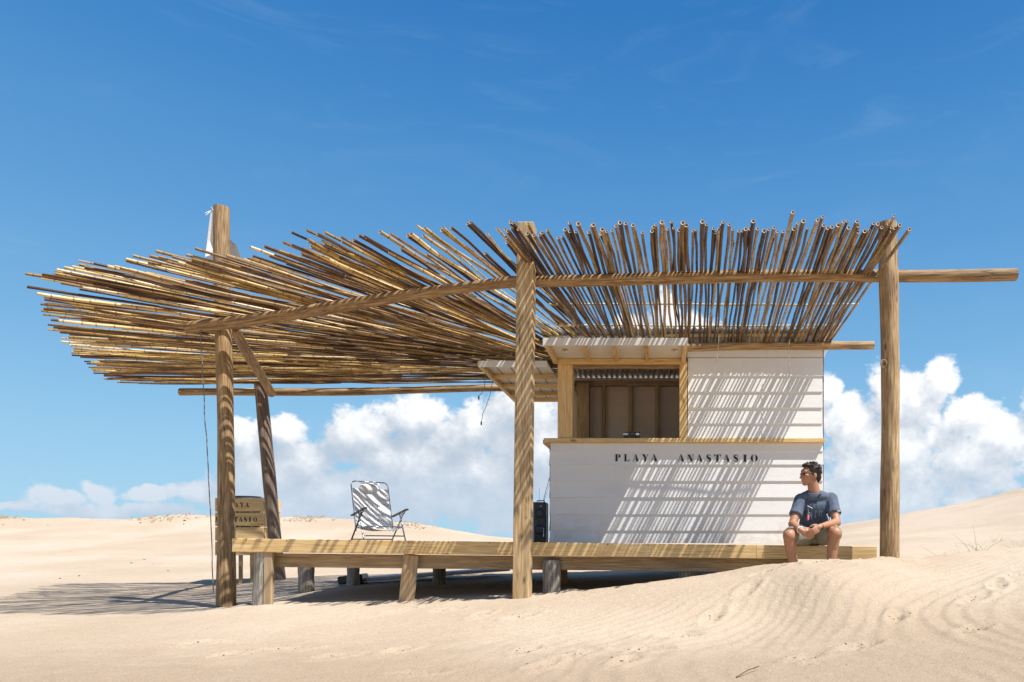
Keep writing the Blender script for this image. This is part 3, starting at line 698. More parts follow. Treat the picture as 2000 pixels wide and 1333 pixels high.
# ------------------------------------------------------------------ deck
deck = thing('deck', 'low timber deck raised on stumps above the sand', 'deck', (-1, 9.5, gz(-1, 9.5)))
ft0, ft1 = P(455, 1052, 7.45), P(1712, 1068, 7.45); fb = 0.14
def ftop(X): return float(np.interp(X, [ft0[0], ft1[0]], [ft0[2], ft1[2]]))
xs = [ft0[0], P(1001, 0, 7.45)[0], P(1476, 0, 7.45)[0], ft1[0]]
for i in range(3):
    a, b_ = xs[i] + (0.002 if i else 0), xs[i + 1]
    za, zb = ftop(a) - fb / 2, ftop(b_) - fb / 2
    m_ = MB(); m_.plank((a, 7.45, za), (b_, 7.45, zb), fb, 0.04, rn=[0.45, 0.55, 0.75][i], bevel=0.004)
    fo = m_.build('edge_board', M['pine'], deck)
    for k in np.arange(a + 0.15, b_, 0.42):
        nb = MB(); nb.ball((k, 7.429, ftop(k) - 0.012 - 0.004 * rng.random()), (0.006, 0.003, 0.006), n=8, m=5); nb.build('nail', M['debris'], fo)
m_ = MB(); a, b_ = P(490, 1094, 7.60), P(1545, 1105, 7.60)
m_.plank(a, b_, 0.145, 0.045, rn=0.3); m_.build('beam', M['pine_old'], deck)
dk = MB(); yy = 7.475
while yy < 12.0:
    X0 = ft0[0] + 0.06 if yy < 11.9 else -4.3
    dk.plank((X0, yy + 0.06, ftop(X0) - 0.021), (ft1[0] - 0.02, yy + 0.06, ftop(ft1[0]) - 0.021), 0.12, 0.03, up=(0, 1, 0)); yy += 0.127
dk.build('decking', M['pine_old'], deck)
jb = MB()
for yy in (9.0, 10.4, 11.9):
    jb.plank((-4.2, yy, ftop(-4.2) - 0.10), (2.1, yy, ftop(2.1) - 0.10), 0.13, 0.045)
jb.build('joist', M['pine_old'], deck)
for (px, pt, pb, D, r, mm, sqr, lb) in [(516,1079,1182,7.535,0.093,'log_grey',0,'cracked stump under the left end'),(797,1083,1178,7.535,0.088,'pine_old',1,'pale squared leaning leg'),
     (1078,1094,1161,7.535,0.098,'log_grey',0,'short grey stump with torn bark'),(1340,1090,1140,7.70,0.095,'log_grey',0,None),
     (598,1100,1158,10.0,0.105,'log_grey',0,None),(690,1104,1146,10.4,0.092,'log_grey',0,None),(858,1106,1147,10.3,0.092,'log_grey',0,None),(1098,1100,1146,9.2,0.07,'pine_old',1,None)]:
    a = P(px + (6 if px == 797 else 0), pt, D); bq = P(px - (5 if px in (516, 797) else 0), pb, D); z0 = gz(bq[0], D) - 0.12; bq[2] = z0
    if sqr: m_ = MB(); m_.plank(bq, a, 2 * r * 0.88, 2 * r * 0.72, up=(1, 0.35, 0), bevel=0.012); m_.build('leg', M[mm], deck, False, lb)
    else: log(bq, a, r, r * 0.96, 22, 0.0, 0.035, 10).build('leg', M[mm], deck, True, lb)
m_ = MB(); a = P(526, 1079, 7.47); bq = P(524, 1178, 7.47); m_.plank(bq - V(0, 0, .1), a, 0.085, 0.05, up=(1, 0, 0), bevel=0.006); m_.build('leg', M['pine_old'], deck, False, 'plank sistered to the cracked stump')

# ------------------------------------------------------------------ kiosk
X0, X1, YF, YB = -1.46, 2.155, 9.50, 11.75
kio = thing('beach_kiosk', 'white clapboard kiosk with black stencilled letters and two open hatches', 'kiosk', (0.35, 10.6, 0.05))
SF = FPX / YF
def zy(py): return (HY - py) / SF
def clap(mb, xa, xb, edges, y, rn=None, side=None):
    """lap boards; edges are the heights of the board bottoms from low to high"""
    for i in range(len(edges) - 1):
        z0, z1 = edges[i], edges[i + 1] + 0.012
        j0, j1 = rng.uniform(-.005, .005), rng.uniform(-.006, .004)
        tb, tt = 0.020 + rng.uniform(-.002, .003), 0.006
        v = [(xa + j0, 0, z0), (xb + j1, 0, z0), (xb + j1, 0, z1), (xa + j0, 0, z1), (xa + j0, -tb, z0), (xb + j1, -tb, z0), (xb + j1, -tt, z1), (xa + j0, -tt, z1)]
        f = [(4, 5, 6, 7), (0, 1, 5, 4), (3, 7, 6, 2), (0, 4, 7, 3), (1, 2, 6, 5), (0, 3, 2, 1)]
        v = np.array(v); wc = v[:, [1, 2, 0]] + nrg.rand(3) * 6
        if side: # wall running in depth: x -> y
            s_, X = side; v = np.stack([np.full(8, X) + v[:, 1] * (1 if s_ < 0 else -1), v[:, 0], v[:, 2]], 1)
            if s_ > 0: f = [q[::-1] for q in f]
            if s_ < 0: pass
            f = [q[::-1] for q in f] if s_ < 0 else f
            f = [q[::-1] for q in f]
        else: v = v + V(0, y, 0)
        mb.add(v, f, wc, (0, rng.random() if rn is None else rn, 0))
lowe = [0.03, zy(1037), zy(1005), zy(972), zy(940), zy(908), zy(882), zy(866) - 0.012]
upe = [zy(857) , zy(828), zy(797), zy(766), zy(735), zy(702)]
w1 = MB(); clap(w1, X0, X1, lowe, YF); wall = w1.build('wall', M['white'], kio, False, 'lower clapboard front below the counter')
w2 = MB(); clap(w2, 0.36, X1 - 0.005, upe, YF); clap(w2, 0.36, X1 - 0.008, [zy(699), zy(699) + 0.17], YF - 0.004)
w2.build('wall', M['white'], kio, False, 'upper clapboard front beside the opening')
w3 = MB(); clap(w3, YF + .03, YB, lowe, 0, side=(-1, X0)); w3.build('wall', M['white'], kio, False)
w4 = MB(); clap(w4, YF + .03, YB, lowe + [zy(835), zy(805), zy(775), zy(745), zy(715), 2.62], 0, side=(1, X1)); w4.build('wall', M['white'], kio, False)
dg = MB(); dg.box(((X1 + 0.004), YF + 0.012, 1.34), (0.010, 0.02, 2.58), rn=0.2); dg.build('gap_shadow', M['debris'], kio)  # dark strip painted in for the shaded gap at the board ends
dg = MB(); dg.box(((X0 - 0.003), YF + 0.012, 0.69), (0.010, 0.02, 1.28), rn=0.2); dg.build('gap_shadow', M['debris'], kio)  # left-hand strip, gap shade as dark colour again
# back wall seen from inside
bw = MB(); z = 0.05; k = 0
while z < 2.58:
    v = V(0, 0, 0); tt = 0.012
    bw.box(((X0 + X1) / 2, YB - 0.006 + (k % 2) * 0.004, z + 0.104), (X1 - X0 - 0.02, 0.012, 0.216), rn=rng.random()); z += 0.207; k += 1
bw.build('wall', M['board_in'], kio, False, 'bare board back wall inside')
for px in (1100, 1179, 1231, 1283, 1335, 1387, 1439):
    X = (px - CX) * 11.68 / FPX; m_ = MB(); m_.plank((X, 11.70, 0.06), (X, 11.70, 2.60), 0.062, 0.075, up=(1, 0, 0)); m_.build('stud', M['pine_old'], kio)
m_ = MB(); m_.plank((X0 + .02, 11.69, 2.635), (X1 - .02, 11.69, 2.635), 0.075, 0.10); m_.build('wall_plate', M['pine_old'], kio)
m_ = MB(); m_.plank((X0 + .02, YF + .05, 2.50), (X1 - .02, YF + .05, 2.50), 0.14, 0.045); m_.build('wall_plate', M['pine_old'], kio)
for X in (X0 + 0.05, X1 - 0.05):
    m_ = MB(); m_.plank((X, YF + .08, 2.62 if X > 0 else 2.62), (X, YB - .1, 2.60), 0.10, 0.05); m_.build('wall_plate', M['pine_old'], kio)
def vpost(px0, px1, D, z0, z1, mm='pine', nm='corner_post'):
    a = (px0 - CX) * D / FPX; b_ = (px1 - CX) * D / FPX; m_ = MB(); m_.box(((a + b_) / 2, D + (b_ - a) / 2, (z0 + z1) / 2), (b_ - a, b_ - a, z1 - z0), bevel=0.004, along=2); return m_.build(nm, M[mm], kio)
vpost(1089, 1118, 9.45, zy(857), 2.43)
vpost(1126, 1150, 11.5, 0.06, 2.62, 'pine_old')
vpost(1327, 1342, 9.44, zy(857), 2.43, nm='window_post')
m_ = MB(); m_.plank((X0 + .12, 9.49, 2.375), (0.36, 9.49, 2.375), 0.07, 0.06); m_.build('window_header', M['pine_old'], kio)
# counter shelf and its return down the left side
m_ = MB(); a = (1062 - CX) * 9.43 / FPX; m_.box(((a + X1 + .01) / 2, 9.49, zy(861.8)), (X1 + .01 - a, 0.135, 0.055), bevel=0.004, rn=0.8); m_.build('counter', M['pine'], kio)
m_ = MB(); m_.box((-1.47, (9.56 + YB) / 2, zy(862)), (0.20, YB - 9.56, 0.053), bevel=0.004, rn=0.6); m_.build('counter', M['pine'], kio)
m_ = MB(); m_.box((0.35, 9.80, zy(862)), (X1 - X0 - 0.25, 0.46, 0.03), rn=0.4); m_.build('counter', M['pine_old'], kio)
m_ = MB(); m_.box(((X0 + X1) / 2, 10.6, 0.075), (X1 - X0 - 0.06, 2.15, 0.03)); m_.build('floor', M['pine_old'], kio)
# roof of corrugated sheet
def corr(xa, xb, ya, yb, za, zb, per, amp, across=(1, 0)):
    n = int((xb - xa) / per * 8); m_ = MB(); vs = []; th = 0.004
    for lay in (0, th):
        for (y, z) in ((ya, za), (yb, zb)):
            for i in range(n + 1):
                X = xa + (xb - xa) * i / n; vs.append((X, y, z + amp * math.cos((X - xa) / per * 2 * math.pi) + lay))
    N = n + 1; f = [(i, N + i, N + i + 1, i + 1) for i in range(n)] + [(2 * N + i, 2 * N + i + 1, 3 * N + i + 1, 3 * N + i) for i in range(n)]
    f += [(i, i + 1, 2 * N + i + 1, 2 * N + i) for i in range(n)] + [(N + i, 3 * N + i, 3 * N + i + 1, N + i + 1) for i in range(n)]
    f += [(0, 2 * N, 3 * N, N), (n, N + n, 3 * N + n, 2 * N + n)]
    m_.add(vs, f); return m_
corr(-1.60, 2.30, 9.33, 12.0, 2.835, 2.745, 0.085, 0.020).build('roof', M['zinc'], kio, True)
corr(2.175, 2.34, 9.325, 10.7, 2.87, 2.575, 0.085, 0.018).build('roof', M['zinc_white'], kio, True, 'pale corrugated strip over the right end')
m_ = MB(); m_.plank((X0, 9.52, 2.72), (X1, 9.52, 2.72), 0.13, 0.03); m_.build('fascia', M['fascia'], kio)
m_ = MB(); m_.plank((0.0, 9.42, 2.755), (1.9, 9.42, 2.765), 0.045, 0.03); m_.build('batten', M['pine'], kio)

def latch(parent, c):
    m_ = MB(); m_.plank(c + V(-.035, 0, 0), c + V(.035, 0, 0), 0.022, 0.012); m_.ball(c + V(0, -.01, -.014), (0.012, 0.012, 0.016), n=8, m=6)
    m_.plank(c + V(0.02, -.01, -.01), c + V(0.045, -.01, .002), 0.01, 0.008); return m_.build('latch', M['post_sq'], parent)
# front hatch held up level
hz, hy0, hx0, hx1 = 2.405, 8.56, -1.405, 0.33
hat = MB(); hat.box(((hx0 + hx1) / 2, (hy0 + 9.47) / 2, hz + 0.062), (hx1 - hx0, 9.47 - hy0, 0.014), rn=0.4)
for k in range(4): hat.box(((hx0 + hx1) / 2, hy0 + .12 + k * 0.21, hz + 0.0545), (hx1 - hx0 - 0.1, 0.004, 0.003), rn=0)
hat = hat.build('hatch', M['hatch_in'], kio, False, 'front hatch propped up level over the counter')
m_ = MB(); m_.box(((hx0 + hx1) / 2, hy0 - 0.008, hz + 0.026), (hx1 - hx0, 0.016, 0.09), rn=0.3); m_.build('edge', M['fascia'], hat)
fr = MB()
for X in (hx0 + .03, hx1 - .03): fr.plank((X, hy0 + .002, hz + .02), (X, 9.46, hz + .02), 0.06, 0.055)
fr.build('frame', M['pine'], hat)
fr = MB(); fr.plank((hx0 + .06, 9.42, hz + .012), (hx1 - .06, 9.42, hz + .012), 0.075, 0.05); fr.build('frame', M['pine'], hat)
for px in (1142, 1200, 1262):
    X = (px - CX) * 8.9 / FPX; m_ = MB(); m_.plank((X, hy0 + .003, hz + .032), (X, 9.39, hz + .032), 0.045, 0.05, bevel=0.003); m_.build('rib', M['pine'], hat)
for px in (1103, 1317): latch(hat, P(px, 683, 8.66))
# side hatch on the left wall
sx0, sx1, sy0, sy1, sz = -2.41, -1.50, 9.50, 11.80, 2.37
h2 = MB(); h2.box(((sx0 + sx1) / 2, (sy0 + sy1) / 2, sz + .062), (sx1 - sx0, sy1 - sy0, 0.014), rn=0.6)
h2 = h2.build('hatch', M['hatch_in'], kio, False, 'side hatch propped up level with a grid of ribs')
m_ = MB(); m_.box(((sx0 + sx1) / 2, sy0 - .008, sz + .035), (sx1 - sx0, 0.016, 0.085), rn=0.3); m_.build('edge', M['fascia'], h2)
m_ = MB(); m_.box((sx0 - 0.008, (sy0 + sy1) / 2, sz + .040), (0.016, sy1 - sy0, 0.075), rn=0.3); m_.build('edge', M['pine'], h2)
for yy in (9.56, 10.15, 10.72, 11.28, 11.77):
    m_ = MB(); m_.plank((sx0 + .002, yy, sz + .018), (sx1 - .005, yy, sz + .018), 0.055, 0.05)
    if yy > 9.6: m_.build('rib', M['pine'], h2)
lap = MB()
for i in range(1, 5):
    X = sx0 + i * (sx1 - sx0) / 5; lap.box((X, (sy0 + sy1) / 2, sz + 0.053), (0.006, sy1 - sy0 - .05, 0.008))
lap.build('board_joint', M['debris'], h2)
fr = MB(); fr.plank((sx0 + .03, sy0 + .002, sz + .015), (sx0 + .03, sy1, sz + .015), 0.06, 0.05); fr.build('frame', M['pine'], h2)
# a diagonal prop of the side hatch
m_ = MB(); m_.plank(P(1118, 752, 10.2), P(1128, 772, 11.2), 0.03, 0.03); m_.build('prop', M['pine_old'], kio)
# letters
le = MB(); yl = [lowe[5], lowe[6]]
tx = [('P',133,212),('L',243,318),('A',350,425),('Y',465,540),('A',572,652),('A',900,980),('N',1013,1092),('A',1125,1203),('S',1243,1316),('T',1338,1425),('A',1455,1535),('S',1573,1648),('I',1692,1745),('O',1790,1880)]
zl0 = zy(901.6); slope = (0.020 - 0.006) / (lowe[6] - lowe[5] + 0.012)
for ch, a, b_ in tx:
    X = (1180 + a / 6.25 - CX) / SF; wd = (b_ - a) / 6.25 / SF; zz = zl0 - 0.008 * (a / 1877); yb = YF - 0.0240 + (zz - lowe[5]) * slope
    glyph(le, ch, (X, yb, zz), (1, 0, 0), (0, slope, 1.0), wd * (1.0 if ch != 'I' else 1.5), 0.094)
le.build('lettering', M['ink'], wall, False, 'black stencil lettering PLAYA ANASTASIO')

# cups on the counter
for i, (px, c, lb) in enumerate(((1222, 'white_plastic', 'dark cup with a pale label, left of the three on the counter'), (1234, 'shirt', 'blue banded cup in the middle of the three on the counter'), (1245, 'steel', 'dark cup with a grey band, right of the three on the counter'))):
    c0 = V((px - CX) / SF * 1.008, 9.60, zy(862) + 0.016); t = thing('cup', lb, 'cup', c0, 'cups on the kiosk counter')
    m_ = MB(); m_.tube([c0 + V(0, 0, z) for z in (0, 0.004, 0.05, 0.10, 0.113)], [0.028, 0.030, 0.032, 0.034, 0.036], 20); m_.build('body', M['black'], t, True)
    m_ = MB(); m_.tube([c0 + V(0, 0, z) for z in (0.075, 0.101)], [0.0348, 0.0358], 20, False); m_.build('label', M[c], t, True)
    m_ = MB(); m_.tube([c0 + V(math.cos(a) * .036, math.sin(a) * .036, .113) for a in np.linspace(0, 2 * math.pi, 21)], 0.002, 6, False); m_.build('rim', M['black'], t, True)

# ------------------------------------------------------------------ loudspeakers by the kiosk
def speaker(px0, px1, pt, D, lb, front):
    z0 = ftop((px0 - CX) * D / FPX) - 0.005; X = ((px0 + px1) / 2 - CX) * D / FPX; wd = (px1 - px0) * D / FPX; zt = (HY - pt) * D / FPX; h = zt - z0
    t = thing('loudspeaker', lb, 'speaker', (X, D + .13, z0), 'black loudspeakers beside the kiosk')
    m_ = MB(); m_.box((X, D + .13, z0 + h / 2), (wd, 0.26, h), bevel=0.012); m_.build('cabinet', M['black'], t)
    for fz, r in ((0.72, 0.36), (0.32, 0.40)):
        m_ = MB(); c = V(X, D - .002, z0 + h * fz); m_.tube([c + V(math.cos(a) * r * wd, 0, math.sin(a) * r * wd) for a in np.linspace(0, 2 * math.pi, 25)], 0.006, 6, False)
        m_.ball(c, (r * wd * .98, 0.008, r * wd * .98)); m_.build('driver', M['bag'], t, True)
    m_ = MB(); m_.tube([V(X - wd * .3, D + .1, z0 + h), V(X - wd * .3, D + .1, z0 + h + .025), V(X + wd * .3, D + .1, z0 + h + .025), V(X + wd * .3, D + .1, z0 + h)], 0.008, 8); m_.build('handle', M['black'], t, True)
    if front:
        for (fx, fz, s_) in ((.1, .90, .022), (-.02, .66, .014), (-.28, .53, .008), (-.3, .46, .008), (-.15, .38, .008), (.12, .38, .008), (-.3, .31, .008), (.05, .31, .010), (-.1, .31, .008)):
            k_ = MB(); k_.box((X + fx * wd, D - .003, z0 + fz * h), (s_, 0.006, s_ * .6), bevel=0.001); k_.build('control_spot', M['white_plastic'], t)  # small raised pale control dots on the front panel
        m_ = MB(); m_.box((X + .32 * wd, D - .003, z0 + .26 * h), (0.010, 0.006, 0.13), bevel=0.001); m_.build('control_spot', M['steel'], t)
        for dx, hh, lean in ((-.12, .22, 0), (.22, .30, .10)):
            a = V(X + dx * wd, D + .1, z0 + h); m_ = MB(); m_.tube([a, a + V(lean, 0, hh)], 0.003, 6); m_.build('antenna', M['steel'], t, True)
    return t
speaker(1042, 1066, 981, 10.5, 'black stereo tower with aerials between squared post and kiosk', True)
speaker(1003, 1039, 979, 10.8, 'black loudspeaker mostly hidden behind the squared post', False)

# ------------------------------------------------------------------ deck chair
def deck_chair():
    D = 11.25; s = FPX / D; c0 = V((740 - CX) / s, D, ftop((740 - CX) / s) - 0.004)
    t = thing('beach_chair', 'folding beach chair with striped pale fabric and aluminium frame', 'chair', c0)
    W = 0.295; yaw = R(44); ca, sa = math.cos(yaw), math.sin(yaw)
    def L(x, y, z): return c0 + V(x * ca - y * sa, x * sa + y * ca, z)      # +x right, -y towards viewer (chair faces front right)
    # sides: seat front at y=-0.25, back at y=+0.2 ; back leans away
    def tubeo(nm, pts, r=0.009, m='steel'):
        m_ = MB(); m_.tube(pts, r, 10, True); return m_.build(nm, M[m], t, True)
    b0 = 0.16; top = 0.95
    def B(x, h): return L(x, b0 + (h - 0.2) * 0.28, h)
    pts = [B(-W, .16), B(-W, .5), B(-W, top - .07)] + [B(-W + .07 * (1 - math.cos(a)), top - .07 + .07 * math.sin(a)) for a in np.linspace(.3, 1.57, 5)] + [B(W - .07 * (1 - math.cos(a)), top - .07 + .07 * math.sin(a)) for a in np.linspace(1.57, .3, 5)] + [B(W, top - .07), B(W, .5), B(W, .16)]
    tubeo('back_frame', pts, 0.010)
    sp = [L(-W, b0, .20), L(-W, -.22, .22), L(-W + .05, -.28, .22), L(W - .05, -.28, .22), L(W, -.22, .22), L(W, b0, .20)]
    tubeo('seat_frame', sp)
    for s_ in (-1, 1):
        x = s_ * (W + .03)
        tubeo('leg', [L(x, -.16, .44), L(x, .28, 0.0)], 0.012, 'brown_pl' if s_ < 0 else 'steel')
        tubeo('leg', [L(x, -.02, .44), L(x, -.24, 0.0)], 0.011)
        m_ = MB(); m_.plank(L(x, .24, .40), L(x, -.30, .50), 0.022, 0.05, bevel=0.008); m_.build('armrest', M['brown_pl'], t)
        tubeo('arm_bracket', [L(x, -.20, .47), L(x, -.20, .44), L(x, -.08, .42)], 0.007, 'brown_pl')
    tubeo('crossbar', [L(-W - .03, .26, .03), L(W + .03, .26, .03)], 0.010)
    tubeo('crossbar', [L(-W - .03, -.20, .08), L(W + .03, -.20, .08)], 0.010)
    def sheet(nm, rows, m='sling'):
        m_ = MB(); vs = []; wc = []
        n = 12
        for lay in (0, 1):
            for j, (f, hh, dn) in enumerate(rows):
                for i in range(n + 1):
                    u = -1 + 2 * i / n; q = f(u * (W - .015), hh) ; q = q + dn * (1 - u * u) * 1.0 + (V(0, 0.004, 0.002) if lay else 0)
                    vs.append(q); wc.append((u, 0, j * 0.9 / len(rows) + lay * 0))
        N = n + 1; m = len(rows); f = []
        for j in range(m - 1):
            for i in range(n):
                a = j * N + i; f.append((a, a + 1, a + N + 1, a + N)); a += m * N; f.append((a, a + N, a + N + 1, a + 1))
        m_.add(vs, f, wc); return m_.build(nm, M['sling'], t, True)
    hb = [.2, .26, .32, .38, .44, .5, .56, .62, .68, .76, .84]
    sheet('back_sling', [(B, h, V(0.006, .035, -.01) * (math.sin(math.pi * (h - .2) / .64))) for h in hb])
    sheet('seat_sling', [((lambda x, y: L(x, y, .212)), y, V(0, 0, -.055)) for y in np.linspace(-.27, .17, 9)])
    m_ = MB(); c = (B(0, .86)); m_.ball(c + V(.0, -.035, -.01), (0.155, 0.035, 0.072), (V(ca, sa, 0), V(-sa, ca, 0), V(0, 0, 1)), 20, 12); m_.build('headrest', M['sling'], t, True)
    m_ = MB(); m_.box(c + V(0, -.005, .03), (0.30, 0.012, 0.08), (V(ca, sa, 0), V(-sa, ca, 0), V(0, 0, 1)), bevel=0.003); m_.build('headrest_flap', M['sling'], t, True)
deck_chair()

# ------------------------------------------------------------------ slatted litter bin
def litter_bin():
    D = 12.95; s = FPX / D; c0 = V((482 - CX) / s, D + .35, gz((482 - CX) / s, D + .3))
    t = thing('litter_bin', 'slatted wooden litter bin on legs with a black liner and stencilled planks', 'litter bin', c0)
    z0 = (HY - 1086) / s; zt = (HY - 972) / s; xa = (421 - CX) / s; xb = (513 - CX) / s; n = 4; gap = 0.022; hh = (zt - z0) / n
    for i in range(n + 1):
        pass
    def face(p, q, nm, nrm):
        for i in range(n):
            m_ = MB(); za = z0 + i * hh + gap / 2; zb = z0 + (i + 1) * hh - gap / 2; u = V(0, 0, (za + zb) / 2)
            m_.plank(np.array(p) + u, np.array(q) + u, zb - za, 0.022, rn=rng.uniform(.3, .9)); o = m_.build(nm, M['pine'], t)
            yield i, o, za, zb
    A = V(xa, D, 0); B = V(xb, D + .03, 0); Cc = V((547 - CX) * (D + .5) / FPX, D + .50, 0); Dd = V(xa - 0.10, D + .55, 0)
    fr = list(face(A, B, 'plank', 0)); list(face(B + V(.012, .014, 0), Cc, 'plank', 0)); list(face(A + V(-.01, .02, 0), Dd, 'plank', 0)); list(face(Dd, Cc, 'plank', 0))
    for (p, ln) in ((A + V(.42, .06, 0), 1), (A + V(.63, .06, 0), 1), (Cc + V(-.03, -.02, 0), 1), (Dd + V(.05, -.04, 0), 1)):
        g0 = gz(p[0], p[1]) - 0.08; m_ = MB(); m_.plank((p[0], p[1], g0), (p[0], p[1], zt - 0.02), 0.055, 0.05, up=(1, 0, 0)); m_.build('leg', M['pine_old'], t)
    m_ = MB(); zz = zt - .03
    m_.tube([V(xa + .04, D + .03, zz), V(xb - .02, D + .05, zz), Cc + V(-.06, -.02, zz), Dd + V(.08, -.02, zz), V(xa + .04, D + .03, zz)], 0.03, 8, False)
    ctr = (A + B + Cc + Dd) / 4; m_.tube([ctr + V(0, 0, z0 + .05), ctr + V(0, 0, zt + .035)], [0.20, 0.235], 20)
    m_.build('liner', M['bag'], t, True)
    d = (B - A) / np.linalg.norm(B - A); le = MB(); ph = 0.098
    sc = 1 / s
    for txt, row, px0, pxs in (('PLAYA', 3, 438, 10.2), ('ANASTASIO', 2, 420, 9.3)):
        za, zb = fr[row][2], fr[row][3]
        for k, ch in enumerate(txt):
            X = (px0 + k * pxs - CX) * sc; o = A + d * ((X - xa)) + V(0, -.0115, 0) + V(0, 0, (za + zb) / 2 - 0.045)
            glyph(le, ch, o, d, V(0, 0, 1), 7.2 * sc, 0.088, 0.002)
    le.build('lettering', M['ink'], t, False, 'black stencil lettering PLAYA ANASTASIO')
litter_bin()

# ------------------------------------------------------------------ cloth, cords
def cloth_flag():
    c0 = P(428, 412, 9.16)
    t = thing('white_cloth', 'white cloth knotted to the top of the tall round post', 'cloth', c0)
    rows = [(412, 412, 424), (440, 408, 440), (468, 405, 448), (478, 404, 461), (500, 401, 470), (520, 399, 474), (545, 399, 478)]
    m_ = MB(); n = 14; vs = []
    for lay in (0, 1):
        for j, (py, xl, xr) in enumerate(rows):
            for i in range(n + 1):
                u = i / n; D = 9.17 + 0.05 * math.sin(u * 5 + j * .5) * min(1, j / 2) + 0.10 * math.sin(math.pi * u) * min(1, j / 3) + lay * .003
                vs.append(P(xl + (xr - xl) * u, py, D))
    N = n + 1; m = len(rows); f = []
    for j in range(m - 1):
        for i in range(n):
            a = j * N + i; f.append((a, a + N, a + N + 1, a + 1)); a += m * N; f.append((a, a + 1, a + N + 1, a + N))
    m_.add(vs, f); m_.build('cloth', M['cloth_white'], t, True)
    m_ = MB(); a = P(416, 412, 9.10)
    for q in ((400, 417), (402, 421), (412, 405), (422, 410)): m_.tube([a, (a + P(q[0], q[1], 9.05)) / 2 + V(0, 0, .006), P(q[0], q[1], 9.05)], [0.008, 0.006, 0.003], 6)
    m_.ball(a, 0.014, n=8, m=6); m_.build('knot', M['cloth_white'], t, True)
cloth_flag()
def cord(name, label, cat, pts, r, m, group=None, bulb=False):
    m_ = MB(); pts = [np.asarray(p) for p in pts]; fine = []
    for i in range(len(pts) - 1):
        for k in range(6): fine.append(pts[i] + (pts[i + 1] - pts[i]) * k / 6 + V(rng.uniform(-1, 1), 0, 0) * r * 0.8)
    fine.append(pts[-1]); m_.tube(fine, r, 6)
    if bulb: m_.tube([pts[-1] + V(0, 0, .02), pts[-1], pts[-1] - V(0, 0, .035)], [r * 1.5, r * 3.2, r * 2.6], 8)
    return tag(m_.build(name, M[m], None, True), label, cat, group)
cord('guy_rope', 'long thin rope hanging from the slanting front beam to the sand by the tall post', 'rope', [P(391, 624, 8.75), P(397, 760, 8.75), P(406, 900, 8.75), P(411, 1000, 8.75), P(417, 1160, 8.75)], 0.0065, 'cord')
cord('power_cable', 'long dark flex with a plug dangling beside the side hatch', 'cord', [P(963, 735, 10.4), P(958, 768, 10.4), P(950, 792, 10.4), P(943, 808, 10.4), P(940, 826, 10.4)], 0.004, 'cord', None, True)
cord('power_cable', 'short dark flex end dangling left of the longer one', 'cord', [P(948, 730, 10.3), P(946, 757, 10.3), P(941, 768, 10.3), P(935, 776, 10.3)], 0.004, 'cord', None, True)
cord('hanging_twine', 'pale twine hanging in front of the upper boards near the opening', 'twine', [P(1404, 655, 9.3), P(1402, 690, 9.3), P(1400, 712, 9.3)], 0.0035, 'twine')
cord('hanging_twine', 'long pale twine hanging near the right end of the kiosk front', 'twine', [P(1542, 640, 9.3), P(1541, 680, 9.3), P(1542, 720, 9.3), P(1540, 760, 9.3)], 0.0035, 'twine')
cord('wall_cable', 'thin black cable hanging from the left corner of the kiosk', 'cable', [P(1073, 934, 9.9), P(1068, 952, 10), P(1062, 976, 10.3), P(1064, 988, 10.4)], 0.004, 'black')

# under the deck: pale board in place of sunlit sand, and a black box
m_ = MB(); a = P(700, 1132, 10.9); b_ = P(985, 1112, 12.3); m_.plank(a, b_, 0.5, 0.05, up=(0.1, 1, 0.03), bevel=0.02); o = tag(m_.build('sunlit_sand_board', M['sunlit_board'], None), 'long pale board standing in for sunlit sand under the deck', 'board')
m_ = MB(); c = P(690, 1131, 10.7); m_.box(c, (0.36, 0.34, 0.12), (V(.97, .1, .12), V(-.1, .99, 0), V(-.12, 0, .99)), 0.02)
m_.box(c + V(.12, 0, -.09), (0.14, 0.2, 0.08), None, 0.02); tag(m_.build('black_box', M['black'], None), 'black box with a foot lying at the end of the stand-in board under the deck', 'box')

# ------------------------------------------------------------------ dune plants, twigs, flakes
def blade(mb, p, az_, L, lean, r, droop):
    pts = []; 
    for i in range(8):
        t = i / 7; pts.append(p + V(math.cos(az_), math.sin(az_), 0) * lean * L * t ** 1.3 + V(0, 0, L * (t - droop * t * t)))
    mb.tube(pts, [r * (1 - .8 * i / 7) for i in range(8)], 5)
def tuft(px, D, n, L, mm, lb, nm='grass_tuft', spread=.12, tall=None):
    X = (px - CX) * D / FPX; c = V(X, D, gz(X, D) - .01); m_ = MB()
    for k in range(n): blade(m_, c + V(rng.uniform(-1, 1) * spread, rng.uniform(-1, 1) * spread, 0), rng.uniform(0, 6.28), L * rng.uniform(.4, 1), rng.uniform(.2, 1.1), rng.uniform(.002, .004) * D / 10, rng.uniform(.1, .6))
    if tall:
        for (dx, h) in tall: blade(m_, c + V(dx, 0, 0), rng.uniform(2, 4), h, .15, .004, .05)
    return tag(m_.build(nm, M[mm], None, True), lb, 'plant')
tuft(1909, 10.6, 12, .5, 'grass', 'green grass tuft with one tall stalk on the right dune', tall=[(0, .52)])
tuft(1888, 9.4, 16, .42, 'grass_dry', 'sprawling dry twiggy plant low on the right dune', spread=.32, nm='dry_plant')
tuft(1846, 9.0, 6, .30, 'grass_dry', 'few thin dry stems left of the dry plant', spread=.15, nm='dry_plant')
tuft(1996, 10.4, 14, .36, 'grass_dry', 'dry tuft cut by the right edge of the photo', nm='dry_plant')
tuft(1940, 12.5, 5, .25, 'grass_dry', 'faint small tuft higher on the right dune', nm='dry_plant')
